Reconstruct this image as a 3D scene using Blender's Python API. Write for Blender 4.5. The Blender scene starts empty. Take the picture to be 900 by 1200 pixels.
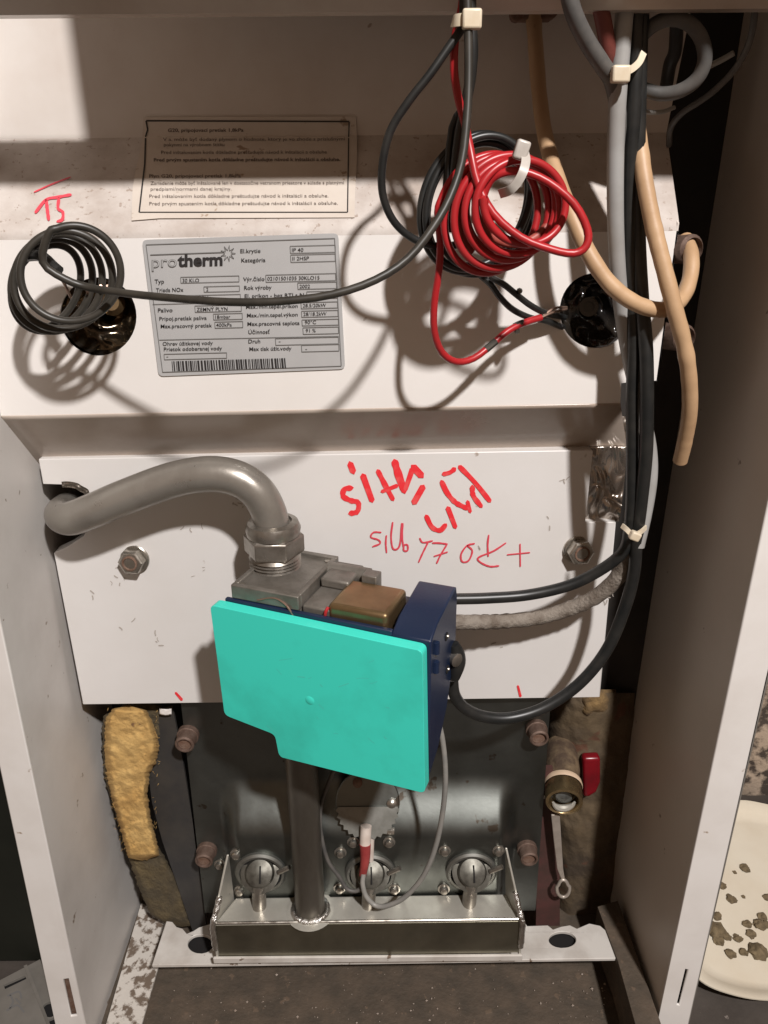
import bpy, bmesh, math, random
from mathutils import Vector, Matrix, noise
from mathutils.geometry import tessellate_polygon
random.seed(7)
C = bpy.context.scene.collection
S = bpy.context.scene
R = math.radians

# ------------------------------------------------------------------ camera
CAMZ = 0.655
F_PX, CX, CY = 920.0, 450.0, 600.0
cam_d = bpy.data.cameras.new('camera')
cam = bpy.data.objects.new('camera', cam_d)
C.objects.link(cam)
CAM_ROT = Matrix.Rotation(R(90 - 23), 4, 'X') @ Matrix.Rotation(R(-0.5), 4, 'Z')
cam.matrix_world = Matrix.Translation((0, 0, CAMZ)) @ CAM_ROT
cam_d.sensor_fit = 'VERTICAL'
cam_d.sensor_height = 36.0
cam_d.lens = F_PX / 1200.0 * 36.0
cam_d.clip_start = 0.01
cam_d.clip_end = 50
S.camera = cam

# ------------------------------------------------------------------ world, lamp, exposure
w = bpy.data.worlds.new('World'); S.world = w; w.use_nodes = True
bg = w.node_tree.nodes['Background']
bg.inputs[0].default_value = (1.0, 0.66, 0.44, 1)
bg.inputs[1].default_value = 0.20
ld = bpy.data.lights.new('ceiling_bulb', 'POINT')
ld.energy = 245; ld.color = (1.0, 0.962, 0.94); ld.shadow_soft_size = 0.05
lamp = bpy.data.objects.new('ceiling_bulb', ld); C.objects.link(lamp)
lamp.location = (0.55, -0.90, CAMZ + 1.30)
S.view_settings.view_transform = 'Standard'
S.view_settings.look = 'None'
S.view_settings.exposure = 0.0
S.view_settings.gamma = 1.0

# ------------------------------------------------------------------ measuring helpers
CO = Vector((0, 0, CAMZ))
M3 = CAM_ROT.to_3x3()
def ray(x, y):
    return M3 @ Vector(((x - CX) / F_PX, (CY - y) / F_PX, -1.0))
def P(x, y, Y):
    d = ray(x, y); return CO + d * (Y / d.y)
def PX(x, y, X):
    d = ray(x, y); return CO + d * (X / d.x)
def PZ(x, y, z):
    d = ray(x, y); return CO + d * ((z - CAMZ) / d.z)
def PP(x, y, o, n):
    d = ray(x, y); return CO + d * ((o - CO).dot(n) / d.dot(n))

# ------------------------------------------------------------------ materials
def mat(name, c1, c2=None, rough=0.5, metal=0.0, scale=20.0, lo=0.4, hi=0.65, detail=6.0,
        bump=0.0, bscale=200.0, rvar=0.0, speck=None, speck_scale=160.0, speck_t=0.68, coat=0.0, stretch=None):
    m = bpy.data.materials.new(name); m.use_nodes = True
    nt = m.node_tree; N = nt.nodes; L = nt.links
    b = N['Principled BSDF']
    b.inputs['Roughness'].default_value = rough
    b.inputs['Metallic'].default_value = metal
    b.inputs['Coat Weight'].default_value = coat
    tc = N.new('ShaderNodeTexCoord')
    src = tc.outputs['Object']
    if stretch:
        mp = N.new('ShaderNodeMapping'); mp.inputs['Scale'].default_value = stretch
        L.new(src, mp.inputs['Vector']); src = mp.outputs['Vector']
    col = None
    def ntex(sc, det=detail):
        n = N.new('ShaderNodeTexNoise'); n.inputs['Scale'].default_value = sc
        n.inputs['Detail'].default_value = det; n.inputs['Roughness'].default_value = 0.6
        L.new(src, n.inputs['Vector']); return n
    def ramp(s, a, c):
        r = N.new('ShaderNodeMapRange'); r.inputs['From Min'].default_value = a
        r.inputs['From Max'].default_value = c; L.new(s, r.inputs['Value']); return r.outputs[0]
    def mix(f, a, c):
        x = N.new('ShaderNodeMix'); x.data_type = 'RGBA'
        L.new(f, x.inputs['Factor'])
        for sock, v in ((x.inputs['A'], a), (x.inputs['B'], c)):
            if isinstance(v, tuple): sock.default_value = (*v, 1)
            else: L.new(v, sock)
        return x.outputs['Result']
    if c2:
        col = mix(ramp(ntex(scale).outputs['Fac'], lo, hi), c1, c2)
    else:
        b.inputs['Base Color'].default_value = (*c1, 1)
    if speck:
        col = mix(ramp(ntex(speck_scale, 3.0).outputs['Fac'], speck_t, speck_t + 0.04), col or c1, speck)
    if col: L.new(col, b.inputs['Base Color'])
    if rvar:
        n = ntex(scale * 1.7)
        r = N.new('ShaderNodeMapRange'); r.inputs['To Min'].default_value = max(0.02, rough - rvar)
        r.inputs['To Max'].default_value = min(1, rough + rvar)
        r.inputs['From Min'].default_value = 0.3; r.inputs['From Max'].default_value = 0.7
        L.new(n.outputs['Fac'], r.inputs['Value']); L.new(r.outputs[0], b.inputs['Roughness'])
    if bump:
        n = ntex(bscale); bp = N.new('ShaderNodeBump'); bp.inputs['Strength'].default_value = bump
        bp.inputs['Distance'].default_value = 0.002
        L.new(n.outputs['Fac'], bp.inputs['Height']); L.new(bp.outputs[0], b.inputs['Normal'])
    return m

M = {}
M['white'] = mat('white_enamel', (.80, .765, .735), (.74, .70, .66), rough=.34, scale=9, lo=.35, hi=.75, rvar=.08,
                 speck=(.42, .36, .31), speck_scale=55, speck_t=.745, bump=.02, bscale=300)
M['lower_white'] = mat('dimmed_lower_enamel', (.715, .69, .67), (.66, .63, .60), rough=.36, scale=9, lo=.35, hi=.75, rvar=.08,
                 speck=(.42, .36, .31), speck_scale=55, speck_t=.75, bump=.02, bscale=300)  # weaker lamp light on the lower cover is put into this darker white
M['upper_white'] = mat('grimy_enamel', (.72, .68, .64), (.55, .47, .41), rough=.45, scale=7, lo=.35, hi=.8, rvar=.1,
                 speck=(.40, .32, .26), speck_scale=70, speck_t=.72)
M['dusty'] = mat('dusty_enamel', (.58, .53, .49), (.34, .27, .225), rough=.7, scale=26, lo=.38, hi=.78,
                 speck=(.36, .29, .245), speck_scale=240, speck_t=.63, bump=.15, bscale=260)
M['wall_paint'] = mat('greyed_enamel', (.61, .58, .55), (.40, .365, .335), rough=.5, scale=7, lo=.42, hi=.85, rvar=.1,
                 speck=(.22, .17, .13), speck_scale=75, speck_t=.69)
M['right_paint'] = mat('shade_tinted_enamel', (.72, .655, .59), (.60, .54, .48), rough=.42, scale=6, lo=.3, hi=.8, rvar=.08,
                 speck=(.3, .24, .19), speck_scale=60, speck_t=.71)  # white casing enamel, browned to carry the shade of the unlit inner face
M['flange'] = mat('flange_enamel', (.76, .73, .70), (.66, .62, .58), rough=.4, scale=14, lo=.4, hi=.8,
                 speck=(.35, .27, .2), speck_scale=60, speck_t=.72)
M['rusty_white'] = mat('flaking_white_paint', (.58, .54, .49), (.16, .12, .09), rough=.6, scale=105, lo=.49, hi=.57,
                 bump=.3, bscale=90)
M['rail_white'] = mat('rail_white_paint', (.60, .57, .53), (.42, .38, .34), rough=.5, scale=24, lo=.42, hi=.72,
                 speck=(.16, .11, .075), speck_scale=85, speck_t=.665)
M['lip'] = mat('shaded_lip_enamel', (.52, .45, .39), (.42, .34, .28), rough=.20, scale=9, rvar=.08)  # white enamel darkened to put the underside's shade into its colour
M['base'] = mat('rusty_base_plate', (.060, .047, .034), (.115, .083, .058), rough=.75, scale=38, lo=.35, hi=.75,
                 speck=(.125, .088, .06), speck_scale=90, speck_t=.64, bump=.5, bscale=180)
M['black_body'] = mat('near_black_casing', (.012, .011, .010), (.03, .024, .02), rough=.7, scale=14)
M['dark_strip'] = mat('dark_oiled_sheet', (.045, .044, .045), (.075, .068, .06), rough=.5, metal=.3, scale=18, bump=.08, bscale=120)
M['steel'] = mat('burner_sheet_steel', (.18, .19, .178), (.10, .105, .097), rough=.41, metal=.96, scale=11, lo=.35, hi=.72,
                 rvar=.10, speck=(.09, .075, .06), speck_scale=60, speck_t=.66, bump=.03, bscale=160)
M['tray_front'] = mat('dull_steel_front', (.27, .255, .20), (.20, .19, .15), rough=.34, metal=.95, scale=22, rvar=.08, speck=(.32, .30, .26), speck_scale=120, speck_t=.72)
M['tray'] = mat('galvanised_steel', (.60, .58, .52), (.46, .44, .385), rough=.40, metal=.5, scale=26, lo=.35, hi=.7,
                 rvar=.12, bump=.05, bscale=120, speck=(.3, .27, .22), speck_scale=90, speck_t=.7)
M['weld'] = mat('bright_weld', (.75, .74, .72), (.45, .42, .38), rough=.28, metal=1, scale=120, bump=.9, bscale=220)
M['pipe'] = mat('grey_pipe_paint', (.335, .31, .275), (.27, .245, .215), rough=.33, metal=.55, scale=30, rvar=.08,
                 speck=(.2, .15, .11), speck_scale=110, speck_t=.71, bump=.04, bscale=300)
M['riser'] = mat('dark_riser_pipe', (.20, .185, .16), (.13, .115, .095), rough=.4, metal=.8, scale=24, rvar=.1, stretch=(1, 1, .3))
M['nut'] = mat('zinc_nut', (.36, .335, .30), (.24, .215, .185), rough=.36, metal=.85, scale=70, rvar=.1, bump=.06, bscale=260)
M['bolt'] = mat('zinc_bolt', (.52, .49, .44), (.33, .30, .26), rough=.3, metal=.9, scale=90, rvar=.1)
M['dull_zinc'] = mat('dull_zinc_sheet', (.27, .27, .25), (.19, .19, .17), rough=.5, metal=.9, scale=60)
M['rust'] = mat('rusted_steel', (.16, .085, .055), (.25, .17, .13), rough=.75, metal=.3, scale=110, bump=.4, bscale=350)
M['rust_pale'] = mat('rusty_bolt', (.17, .115, .09), (.10, .058, .042), rough=.65, metal=.4, scale=120, bump=.3, bscale=350)
M['cast'] = mat('cast_zinc', (.23, .21, .185), (.15, .135, .115), rough=.5, metal=.55, scale=55, rvar=.1, bump=.12, bscale=420)
M['brass'] = mat('tarnished_brass', (.30, .205, .105), (.22, .145, .075), rough=.36, metal=.85, scale=32, rvar=.08)
M['brass_bright'] = mat('worn_brass', (.46, .34, .18), (.25, .18, .1), rough=.3, metal=.9, scale=70, rvar=.1)
M['teal'] = mat('teal_plastic', (.055, .72, .585), (.044, .53, .42), rough=.40, scale=13, lo=.52, hi=.80, bump=.02, bscale=700)
M['navy'] = mat('navy_plastic', (.008, .017, .046), (.012, .022, .055), rough=.36, scale=20, bump=.05, bscale=500)
M['black_plastic'] = mat('black_glossy_plastic', (.008, .007, .007), (.02, .016, .012), rough=.14, scale=20, coat=.3)
M['cable'] = mat('dark_cable_sheath', (.011, .012, .012), (.024, .023, .021), rough=.38, scale=50)
M['coil_cable'] = mat('capillary_sheath', (.030, .027, .022), (.048, .042, .034), rough=.42, scale=60)
M['grey_cable'] = mat('grey_cable_sheath', (.34, .335, .325), (.28, .27, .255), rough=.45, scale=30)
M['dark_grey_cable'] = mat('dusty_dark_cable', (.075, .072, .068), (.12, .11, .10), rough=.55, scale=60)
M['lead'] = mat('lead_wire_sheath', (.23, .225, .21), (.30, .285, .26), rough=.4, scale=60)
M['red'] = mat('red_wire_sheath', (.40, .016, .020), (.28, .022, .022), rough=.36, scale=40, lo=.45, hi=.8)
M['red_dusty'] = mat('dusty_red_wire', (.33, .06, .045), (.42, .12, .09), rough=.5, scale=60)
M['tan'] = mat('tan_hose_rubber', (.50, .325, .185), (.37, .225, .12), rough=.5, scale=35, lo=.35, hi=.8, bump=.08, bscale=220,
                speck=(.24, .14, .08), speck_scale=95, speck_t=.72)
M['sleeve'] = mat('dusty_woven_sleeve', (.25, .215, .18), (.14, .11, .085), rough=.85, scale=90, lo=.4, hi=.65, bump=.8, bscale=420)
M['tie'] = mat('yellowed_nylon', (.68, .60, .47), (.60, .50, .36), rough=.4, scale=60)
M['tie_clear'] = mat('milky_nylon', (.52, .48, .44), (.42, .38, .34), rough=.35, scale=60)
M['copper'] = mat('copper_strand', (.33, .22, .17), rough=.4, metal=.7)
M['foil'] = mat('crumpled_foil', (.50, .455, .41), (.36, .31, .27), rough=.24, metal=.95, scale=30, rvar=.06)
M['bronze_foil'] = mat('dark_bronze_film', (.20, .155, .10), (.10, .08, .06), rough=.16, metal=.95, scale=45, rvar=.05)
M['wool'] = mat('yellow_mineral_wool', (.56, .365, .135), (.40, .225, .065), rough=.95, scale=26, lo=.38, hi=.72,
                speck=(.20, .11, .05), speck_scale=75, speck_t=.69, bump=.5, bscale=500)
M['tuft'] = mat('dirty_wool', (.24, .15, .06), (.09, .058, .03), rough=.95, scale=60, lo=.38, hi=.66, bump=.8, bscale=300)
M['scorched'] = mat('scorched_mineral_wool', (.075, .058, .034), (.16, .115, .05), rough=.95, scale=30, lo=.38, hi=.8, bump=.8, bscale=380)
M['rusty_block'] = mat('rust_stained_casting', (.060, .042, .027), (.15, .105, .055), rough=.85, scale=13, lo=.40, hi=.72, bump=.5, bscale=260, speck=(.10, .045, .025), speck_scale=30, speck_t=.62)
M['ceramic'] = mat('pale_ceramic', (.66, .58, .52), (.55, .46, .40), rough=.45, scale=80)
M['corroded'] = mat('corroded_brass', (.085, .055, .036), (.22, .155, .09), rough=.75, metal=.2, scale=70, lo=.42, hi=.68, bump=.6, bscale=200)
M['nozzle'] = mat('sooty_nozzle', (.15, .145, .125), (.07, .065, .055), rough=.45, metal=.8, scale=110)
M['boot'] = mat('red_rubber_boot', (.27, .035, .035), (.36, .06, .055), rough=.5, scale=70)
M['handle_red'] = mat('red_valve_handle', (.20, .004, .010), (.12, .004, .008), rough=.3, scale=40)
M['lever'] = mat('bare_aluminium', (.56, .50, .44), (.44, .385, .33), rough=.45, metal=.6, scale=60)
M['strap'] = mat('pale_strap', (.66, .50, .36), (.55, .40, .27), rough=.5, scale=60)
M['lens'] = mat('dull_glass', (.26, .27, .26), (.12, .12, .11), rough=.15, metal=.6, scale=90)
M['label'] = mat('silver_label_film', (.47, .465, .46), (.44, .435, .43), rough=.42, metal=.12, scale=25)
M['paper'] = mat('yellowed_paper', (.64, .575, .51), (.50, .43, .365), rough=.7, scale=16, lo=.35, hi=.75,
                 speck=(.36, .27, .2), speck_scale=90, speck_t=.66)
M['ink'] = mat('black_ink', (.025, .022, .022), rough=.5)
M['ink_grey'] = mat('grey_ink', (.16, .155, .15), rough=.5)
M['ink_faded'] = mat('faded_ink', (.13, .10, .085), rough=.6)
M['marker'] = mat('red_marker_ink', (.80, .035, .045), (.82, .16, .15), rough=.4, scale=130, lo=.48, hi=.85)
M['marker_thin'] = mat('thin_red_marker', (.70, .07, .10), rough=.45)
M['dish'] = mat('cream_enamel_dish', (.76, .70, .58), (.69, .61, .48), rough=.22, scale=8, coat=.3)
M['crumb'] = mat('dry_brown_lump', (.19, .142, .08), (.10, .074, .042), rough=.9, scale=120, bump=.6, bscale=300)
M['concrete'] = mat('dark_concrete', (.075, .062, .052), (.045, .036, .03), rough=.85, scale=14, speck=(.2, .17, .15), speck_scale=120, speck_t=.68, bump=.4, bscale=90)
M['plaster'] = mat('flaking_plaster', (.42, .33, .25), (.06, .045, .035), rough=.95, scale=48, lo=.44, hi=.56, bump=1.0, bscale=70)
M['bracket'] = mat('dull_grey_sheet', (.19, .175, .155), (.13, .12, .105), rough=.55, scale=18)
M['grit'] = mat('pale_grit', (.42, .36, .31), (.24, .18, .14), rough=.9, scale=400)
M['dark_metal'] = mat('dark_blued_metal', (.06, .056, .05), (.11, .10, .085), rough=.4, metal=.7, scale=70)
M['hole'] = mat('dark_void', (.006, .005, .005), rough=.9)

# ------------------------------------------------------------------ mesh helpers
WL = {}
def catmull(pts, n=8):
    pts = [Vector(p) for p in pts]
    if len(pts) < 3: n = max(n, 2)
    out = []
    ext = [pts[0] * 2 - pts[1]] + pts + [pts[-1] * 2 - pts[-2]]
    for i in range(1, len(ext) - 2):
        p0, p1, p2, p3 = ext[i - 1:i + 3]
        for k in range(n):
            t = k / n
            out.append(0.5 * ((2 * p1) + (p2 - p0) * t + (2 * p0 - 5 * p1 + 4 * p2 - p3) * t * t + (3 * p1 - p0 - 3 * p2 + p3) * t ** 3))
    out.append(pts[-1]); return out

class MB:
    def __init__(s): s.v = []; s.f = []
    def add(s, vs, fs):
        o = len(s.v); s.v += [Vector(v) for v in vs]; s.f += [[i + o for i in f] for f in fs]; return s
    def hexa(s, a, b):
        """two quads (front a, back b), same order"""
        fs = [[0, 1, 2, 3], [7, 6, 5, 4], [0, 4, 5, 1], [1, 5, 6, 2], [2, 6, 7, 3], [3, 7, 4, 0]]
        return s.add(list(a) + list(b), fs)
    def box(s, lo, hi, mtx=None):
        x0, y0, z0 = lo; x1, y1, z1 = hi
        vs = [Vector(p) for p in ((x0, y0, z0), (x1, y0, z0), (x1, y0, z1), (x0, y0, z1), (x0, y1, z0), (x1, y1, z0), (x1, y1, z1), (x0, y1, z1))]
        if mtx: vs = [mtx @ v for v in vs]
        return s.hexa(vs[:4], vs[4:])
    def plate(s, outline, holes, off):
        """flat outline (3D, coplanar) with holes, thickened by vector off"""
        loops = [[Vector(p) for p in outline]] + [[Vector(p) for p in h] for h in holes]
        tris = tessellate_polygon(loops)
        flat = [p for l in loops for p in l]; n = len(flat)
        fs = [list(t) for t in tris] + [[i + n for i in reversed(t)] for t in tris]
        o = 0
        for l in loops:
            k = len(l)
            for i in range(k):
                a, b = o + i, o + (i + 1) % k
                fs.append([a, b, b + n, a + n])
            o += k
        return s.add(flat + [p + Vector(off) for p in flat], fs)
    def tube(s, pts, r, seg=12, cap=True, taper=None):
        n = len(pts); pts = [Vector(p) for p in pts]
        T = []
        for i in range(n):
            t = pts[min(i + 1, n - 1)] - pts[max(i - 1, 0)]
            T.append(t.normalized() if t.length > 1e-9 else Vector((0, 0, 1)))
        ref = Vector((0, 0, 1)) if abs(T[0].z) < .9 else Vector((1, 0, 0))
        u = T[0].cross(ref).normalized(); vs = []; fs = []
        for i in range(n):
            u = (u - T[i] * u.dot(T[i])).normalized(); v = T[i].cross(u)
            rr = r if taper is None else taper(i / max(1, n - 1)) * r
            for k in range(seg):
                a = 2 * math.pi * k / seg
                vs.append(pts[i] + (u * math.cos(a) + v * math.sin(a)) * rr)
        for i in range(n - 1):
            for k in range(seg):
                a = i * seg + k; b = i * seg + (k + 1) % seg
                fs.append([a, b, b + seg, a + seg])
        if cap:
            fs.append(list(range(seg))[::-1]); fs.append([(n - 1) * seg + k for k in range(seg)])
        return s.add(vs, fs)
    def lathe(s, o, axis, prof, seg=24, cap=(True, True), poly=None):
        """prof: list of (radius, distance along axis)"""
        a = Vector(axis).normalized(); ref = Vector((0, 0, 1)) if abs(a.z) < .9 else Vector((0, 1, 0))
        u = a.cross(ref).normalized(); v = a.cross(u); vs = []; fs = []; o = Vector(o)
        for r, d in prof:
            for k in range(seg):
                t = 2 * math.pi * k / seg
                vs.append(o + a * d + (u * math.cos(t) + v * math.sin(t)) * r)
        for i in range(len(prof) - 1):
            for k in range(seg):
                p = i * seg + k; q = i * seg + (k + 1) % seg
                fs.append([p, q, q + seg, p + seg])
        if cap[0]: fs.append(list(range(seg))[::-1])
        if cap[1]: fs.append([(len(prof) - 1) * seg + k for k in range(seg)])
        return s.add(vs, fs)
    def grid(s, fn, nu, nv):
        vs = [fn(i / nu, j / nv) for j in range(nv + 1) for i in range(nu + 1)]
        fs = [[j * (nu + 1) + i, j * (nu + 1) + i + 1, (j + 1) * (nu + 1) + i + 1, (j + 1) * (nu + 1) + i] for j in range(nv) for i in range(nu)]
        return s.add(vs, fs)
    def build(s, name, m, parent=None, smooth=True, bevel=0.0, segs=2, angle=35, solid=0.0):
        me = bpy.data.meshes.new(name)
        lo = Vector([min(v[i] for v in s.v) for i in range(3)]); hi = Vector([max(v[i] for v in s.v) for i in range(3)])
        c = (lo + hi) / 2
        if parent is None: c.z = lo.z
        me.from_pydata([tuple(v - c) for v in s.v], [], s.f)
        bm = bmesh.new(); bm.from_mesh(me)
        bmesh.ops.remove_doubles(bm, verts=bm.verts, dist=1e-6)
        bmesh.ops.recalc_face_normals(bm, faces=bm.faces)
        bm.to_mesh(me); bm.free()
        if smooth:
            me.shade_smooth(); me.set_sharp_from_angle(angle=R(angle))
        me.materials.append(m)
        ob = bpy.data.objects.new(name, me); C.objects.link(ob)
        if parent:
            ob.parent = parent; ob.location = c - WL[parent]
        else: ob.location = c
        WL[ob] = c
        if solid:
            sm = ob.modifiers.new('solid', 'SOLIDIFY'); sm.thickness = solid; sm.offset = 0
        if bevel:
            b = ob.modifiers.new('bevel', 'BEVEL'); b.width = bevel; b.segments = segs; b.limit_method = 'ANGLE'; b.angle_limit = R(40)
            if smooth: b.harden_normals = False
        return ob

def tag(o, label, cat, group=None, kind=None):
    if label: o['label'] = label
    if cat: o['category'] = cat
    if group: o['group'] = group
    if kind: o['kind'] = kind
    return o
def thing(name, loc, label, cat, group=None):
    o = bpy.data.objects.new(name, None); C.objects.link(o); o.location = loc; o.empty_display_size = .02
    WL[o] = Vector(loc); return tag(o, label, cat, group)
def path(pts, n=8): return catmull([P(*p) for p in pts], n)
def cable(name, pts, r, m, label=None, cat='cable', group=None, parent=None, seg=12, n=8, wob=0.0):
    q = path(pts, n)
    mb = MB(); mb.tube(q, r, seg, taper=(lambda t: 1 + wob * (noise.noise((t * 40, r * 900, 3)) )) if wob else None)
    o = mb.build(name, m, parent, angle=60)
    if label: tag(o, label, cat, group)
    return o
def ringpts(x, y, rx, ry, pf, n=32): return [pf(x + rx * math.cos(2 * math.pi * k / n), y + ry * math.sin(2 * math.pi * k / n)) for k in range(n)]

def ribbon(mb, pts, wdt, pf):
    """a pen stroke of width wdt laid on the surface pf(x, y)"""
    q = [Vector((p[0], p[1], 0)) for p in pts]
    if len(q) > 2: q = catmull(q, 5)
    L_, R_ = [], []
    for i, p in enumerate(q):
        t = (q[min(i + 1, len(q) - 1)] - q[max(i - 1, 0)]).normalized(); n = Vector((-t.y, t.x, 0))
        e = wdt / 2 * (1 + .12 * math.sin(i * 1.7 + p.x)) 
        if i in (0, len(q) - 1): e *= .8
        L_.append(p + n * e); R_.append(p - n * e)
    t0 = (q[0] - q[1]).normalized() * wdt * .35; t1 = (q[-1] - q[-2]).normalized() * wdt * .35
    loop = [q[0] + t0] + L_ + [q[-1] + t1] + R_[::-1]
    n = len(q); vs = [pf(p.x, p.y) for p in loop]; fs = []
    fs.append([0, 1, len(loop) - 1]); 
    for i in range(n - 1): fs.append([1 + i, 2 + i, len(loop) - 2 - i, len(loop) - 1 - i])
    fs.append([n, n + 1, n + 2])
    mb.add(vs, fs)

_txt = {}
def text2d(s, bold):
    k = (s, bold)
    if k not in _txt:
        cu = bpy.data.curves.new('t', 'FONT'); cu.body = s; cu.size = 1; cu.resolution_u = 3; cu.offset = bold
        ob = bpy.data.objects.new('t', cu); C.objects.link(ob)
        dg = bpy.context.evaluated_depsgraph_get(); dg.update()
        me = bpy.data.meshes.new_from_object(ob.evaluated_get(dg))
        _txt[k] = ([v.co.copy() for v in me.vertices], [list(p.vertices) for p in me.polygons])
        bpy.data.objects.remove(ob); bpy.data.curves.remove(cu); bpy.data.meshes.remove(me)
    return _txt[k]
def text(mb, s, x, y, wdt, hgt, pf, bold=0.0, slope=-0.02):
    """text with its baseline start at (x, y), wdt wide, capitals hgt tall"""
    v, f = text2d(s, bold)
    if not v: return
    x0 = min(p.x for p in v); x1 = max(p.x for p in v)
    sx = wdt / (x1 - x0); sy = hgt / .72
    mb.add([pf(x + (p.x - x0) * sx, y + (p.x - x0) * sx * slope - p.y * sy) for p in v], f)

# ================================================================== THE SETTING
rf = MB(); rf.box((-3, -1.5, -.12), (3, 1.05, -.060)); o = rf.build('room_floor', M['concrete'], smooth=False); o['kind'] = 'structure'
rw = MB()
rw.grid(lambda u, v: Vector((-.6 + 1.8 * u, .765 + .010 * noise.fractal(Vector((u * 60, v * 50, 0)), 1, 2, 4), -.06 + 1.4 * v)), 120, 90)
o = rw.build('room_wall', M['plaster']); o['kind'] = 'structure'

# ================================================================== BOILER CASING
YF = .447; XL = -.256
boiler = thing('boiler', (0, .55, 0), 'open white floor standing gas boiler casing with its front door taken off', 'boiler')

def side(pts_front, pts_back, thick):
    a = pts_front + pts_back[::-1]
    return a
# left side panel: inner sheet and front flange
lt, lb = P(15 - 85 * 2.4, 800 - 400 * 2.4, YF), P(100 + 17, 1200 + 80, YF)
lt2, lb2 = lt + Vector((0, .213, 0)), lb + Vector((0, .213, 0))
mb = MB(); mb.plate([lt, lb, lb2, lt2], [], Vector((-.002, 0, 0)))
lp = mb.build('side_panel', M['wall_paint'], boiler, smooth=False)
def PF(x, y): return P(x, y, YF)
fl = [(15 - 204, -160), (15, 800), (117, 1280), (82, 1280), (-22, 800), (-230, -160)]
slot_l = [PF(*p) for p in ((74, 1148), (80, 1147), (90, 1190), (83, 1191))]
mb = MB(); mb.plate([P(x, y, YF - .0005) for x, y in fl], [slot_l], Vector((0, .0025, 0)))
mb.build('flange', M['flange'], lp, bevel=.0008)
mb = MB(); mb.plate([P(72, 1145, YF + .006), P(84, 1145, YF + .006), P(93, 1194, YF + .006), P(80, 1194, YF + .006)], [], Vector((0, .001, 0)))
mb.build('slot_backing', M['rust'], lp)
# outer skin of the left side
mb = MB(); a = P(-22, 800, YF + .002); b = P(-229, -160, YF + .003); c = P(82, 1280, YF + .002)
mb.plate([b, c, c + Vector((0, .3, 0)), b + Vector((0, .3, 0))], [], Vector((.001, 0, 0)))
mb.build('outer_skin', M['bracket'], lp, smooth=False)

# right side panel
rt, rb = P(855 + 85 * 2.4, 800 - 400 * 2.4, YF), P(855 - 102, 1280, YF)
rt2, rb2 = rt + Vector((0, .213, 0)), rb + Vector((0, .213, 0))
mb = MB(); mb.plate([rt, rb, rb2, rt2], [], Vector((.002, 0, 0)))
rp = mb.build('side_panel', M['right_paint'], boiler, smooth=False)
fr = [(855 + 204, -160), (855, 800), (753, 1280), (789, 1280), (897, 800), (1120, -160)]
slot_r = [PF(*p) for p in ((803, 1136), (806, 1136.5), (796, 1178), (793, 1177))]
mb = MB(); mb.plate([P(x, y, YF - .0005) for x, y in fr], [slot_r], Vector((0, .0025, 0)))
mb.build('flange', M['flange'], rp, bevel=.0008)
mb = MB(); mb.plate([P(801, 1133, YF + .006), P(809, 1133, YF + .006), P(797, 1181, YF + .006), P(790, 1181, YF + .006)], [], Vector((0, .001, 0)))
mb.build('slot_backing', M['hole'], rp)
mb = MB(); b = P(1120, -160, YF + .002); c = P(789, 1280, YF + .002)
mb.plate([b, c, c + Vector((0, .3, 0)), b + Vector((0, .3, 0))], [], Vector((-.001, 0, 0)))
mb.build('outer_skin', M['bracket'], rp, smooth=False)

# top rail, and an unseen box added on it to shade the back panel
zb = P(450, 13, .45).z
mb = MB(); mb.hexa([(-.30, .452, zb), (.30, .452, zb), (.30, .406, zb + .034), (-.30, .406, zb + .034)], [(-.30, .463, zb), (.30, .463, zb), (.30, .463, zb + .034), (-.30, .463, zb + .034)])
mb.build('top_rail', M['lip'], boiler, bevel=.0015)  # front tilted away from the bulb and darkened for its shade
mb = MB(); mb.box((-.126, .430, zb + .0345), (.30, .50, zb + .22)); mb.build('shade_box', M['dark_strip'], boiler, bevel=.002)
# near-black inner casing that closes the back
mb = MB(); mb.box((-.30, .605, -.01), (.30, .70, CAMZ + .33)); mb.build('inner_casing', M['black_body'], boiler, smooth=False)
# base plate, cross rail, gusset
mb = MB()
mb.grid(lambda u, v: Vector((-.262 + .52 * u, .28 + .33 * v, -.045 + .0008 * noise.noise((u * 30, v * 20, 1)))), 60, 40)
mb.build('base_plate', M['base'], boiler)
zr = .004
def PR(x, y): return PZ(x, y, zr)
rail = [(178, 1131), (195, 1079), (202, 1080), (207, 1086), (214, 1088), (219, 1094), (226, 1091), (232, 1087), (262, 1078), (600, 1060), (618, 1085), (642, 1084), (648, 1089), (656, 1086), (668, 1084), (676, 1088), (690, 1082), (704, 1085), (712, 1092), (722, 1123)]
mb = MB(); mb.plate([PR(*p) for p in rail], [ringpts(235, 1106, 15, 11, PR), ringpts(659, 1101, 16, 9.5, PR)], Vector((0, 0, -.0035)))
br = mb.build('base_rail', M['rail_white'], boiler, bevel=.0006)
for x, y, rx, ry in ((235, 1106, 16.5, 12), (659, 1101, 17.5, 10.5)):
    mb = MB(); mb.plate(ringpts(x, y + 1, rx, ry, lambda a, c: PZ(a, c, -.0012)), [], Vector((0, 0, -.0003))); mb.build('rail_hole', M['hole'], br)
gus = [(165, 1058), (203, 1072), (166, 1200), (154, 1245), (110, 1245), (124, 1200)]
mb = MB(); mb.plate([PZ(x, y, -.036) for x, y in gus], [], Vector((0, 0, -.003))); mb.build('gusset', M['rusty_white'], boiler, bevel=.0006)
mb = MB()
mb.plate([PZ(x, y, .0065) for x, y in ((700, 1062), (724, 1055), (775, 1200), (790, 1245), (757, 1245), (724, 1126))], [], Vector((0, 0, -.046)))
mb.build('gusset', M['base'], boiler, bevel=.0006)

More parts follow.
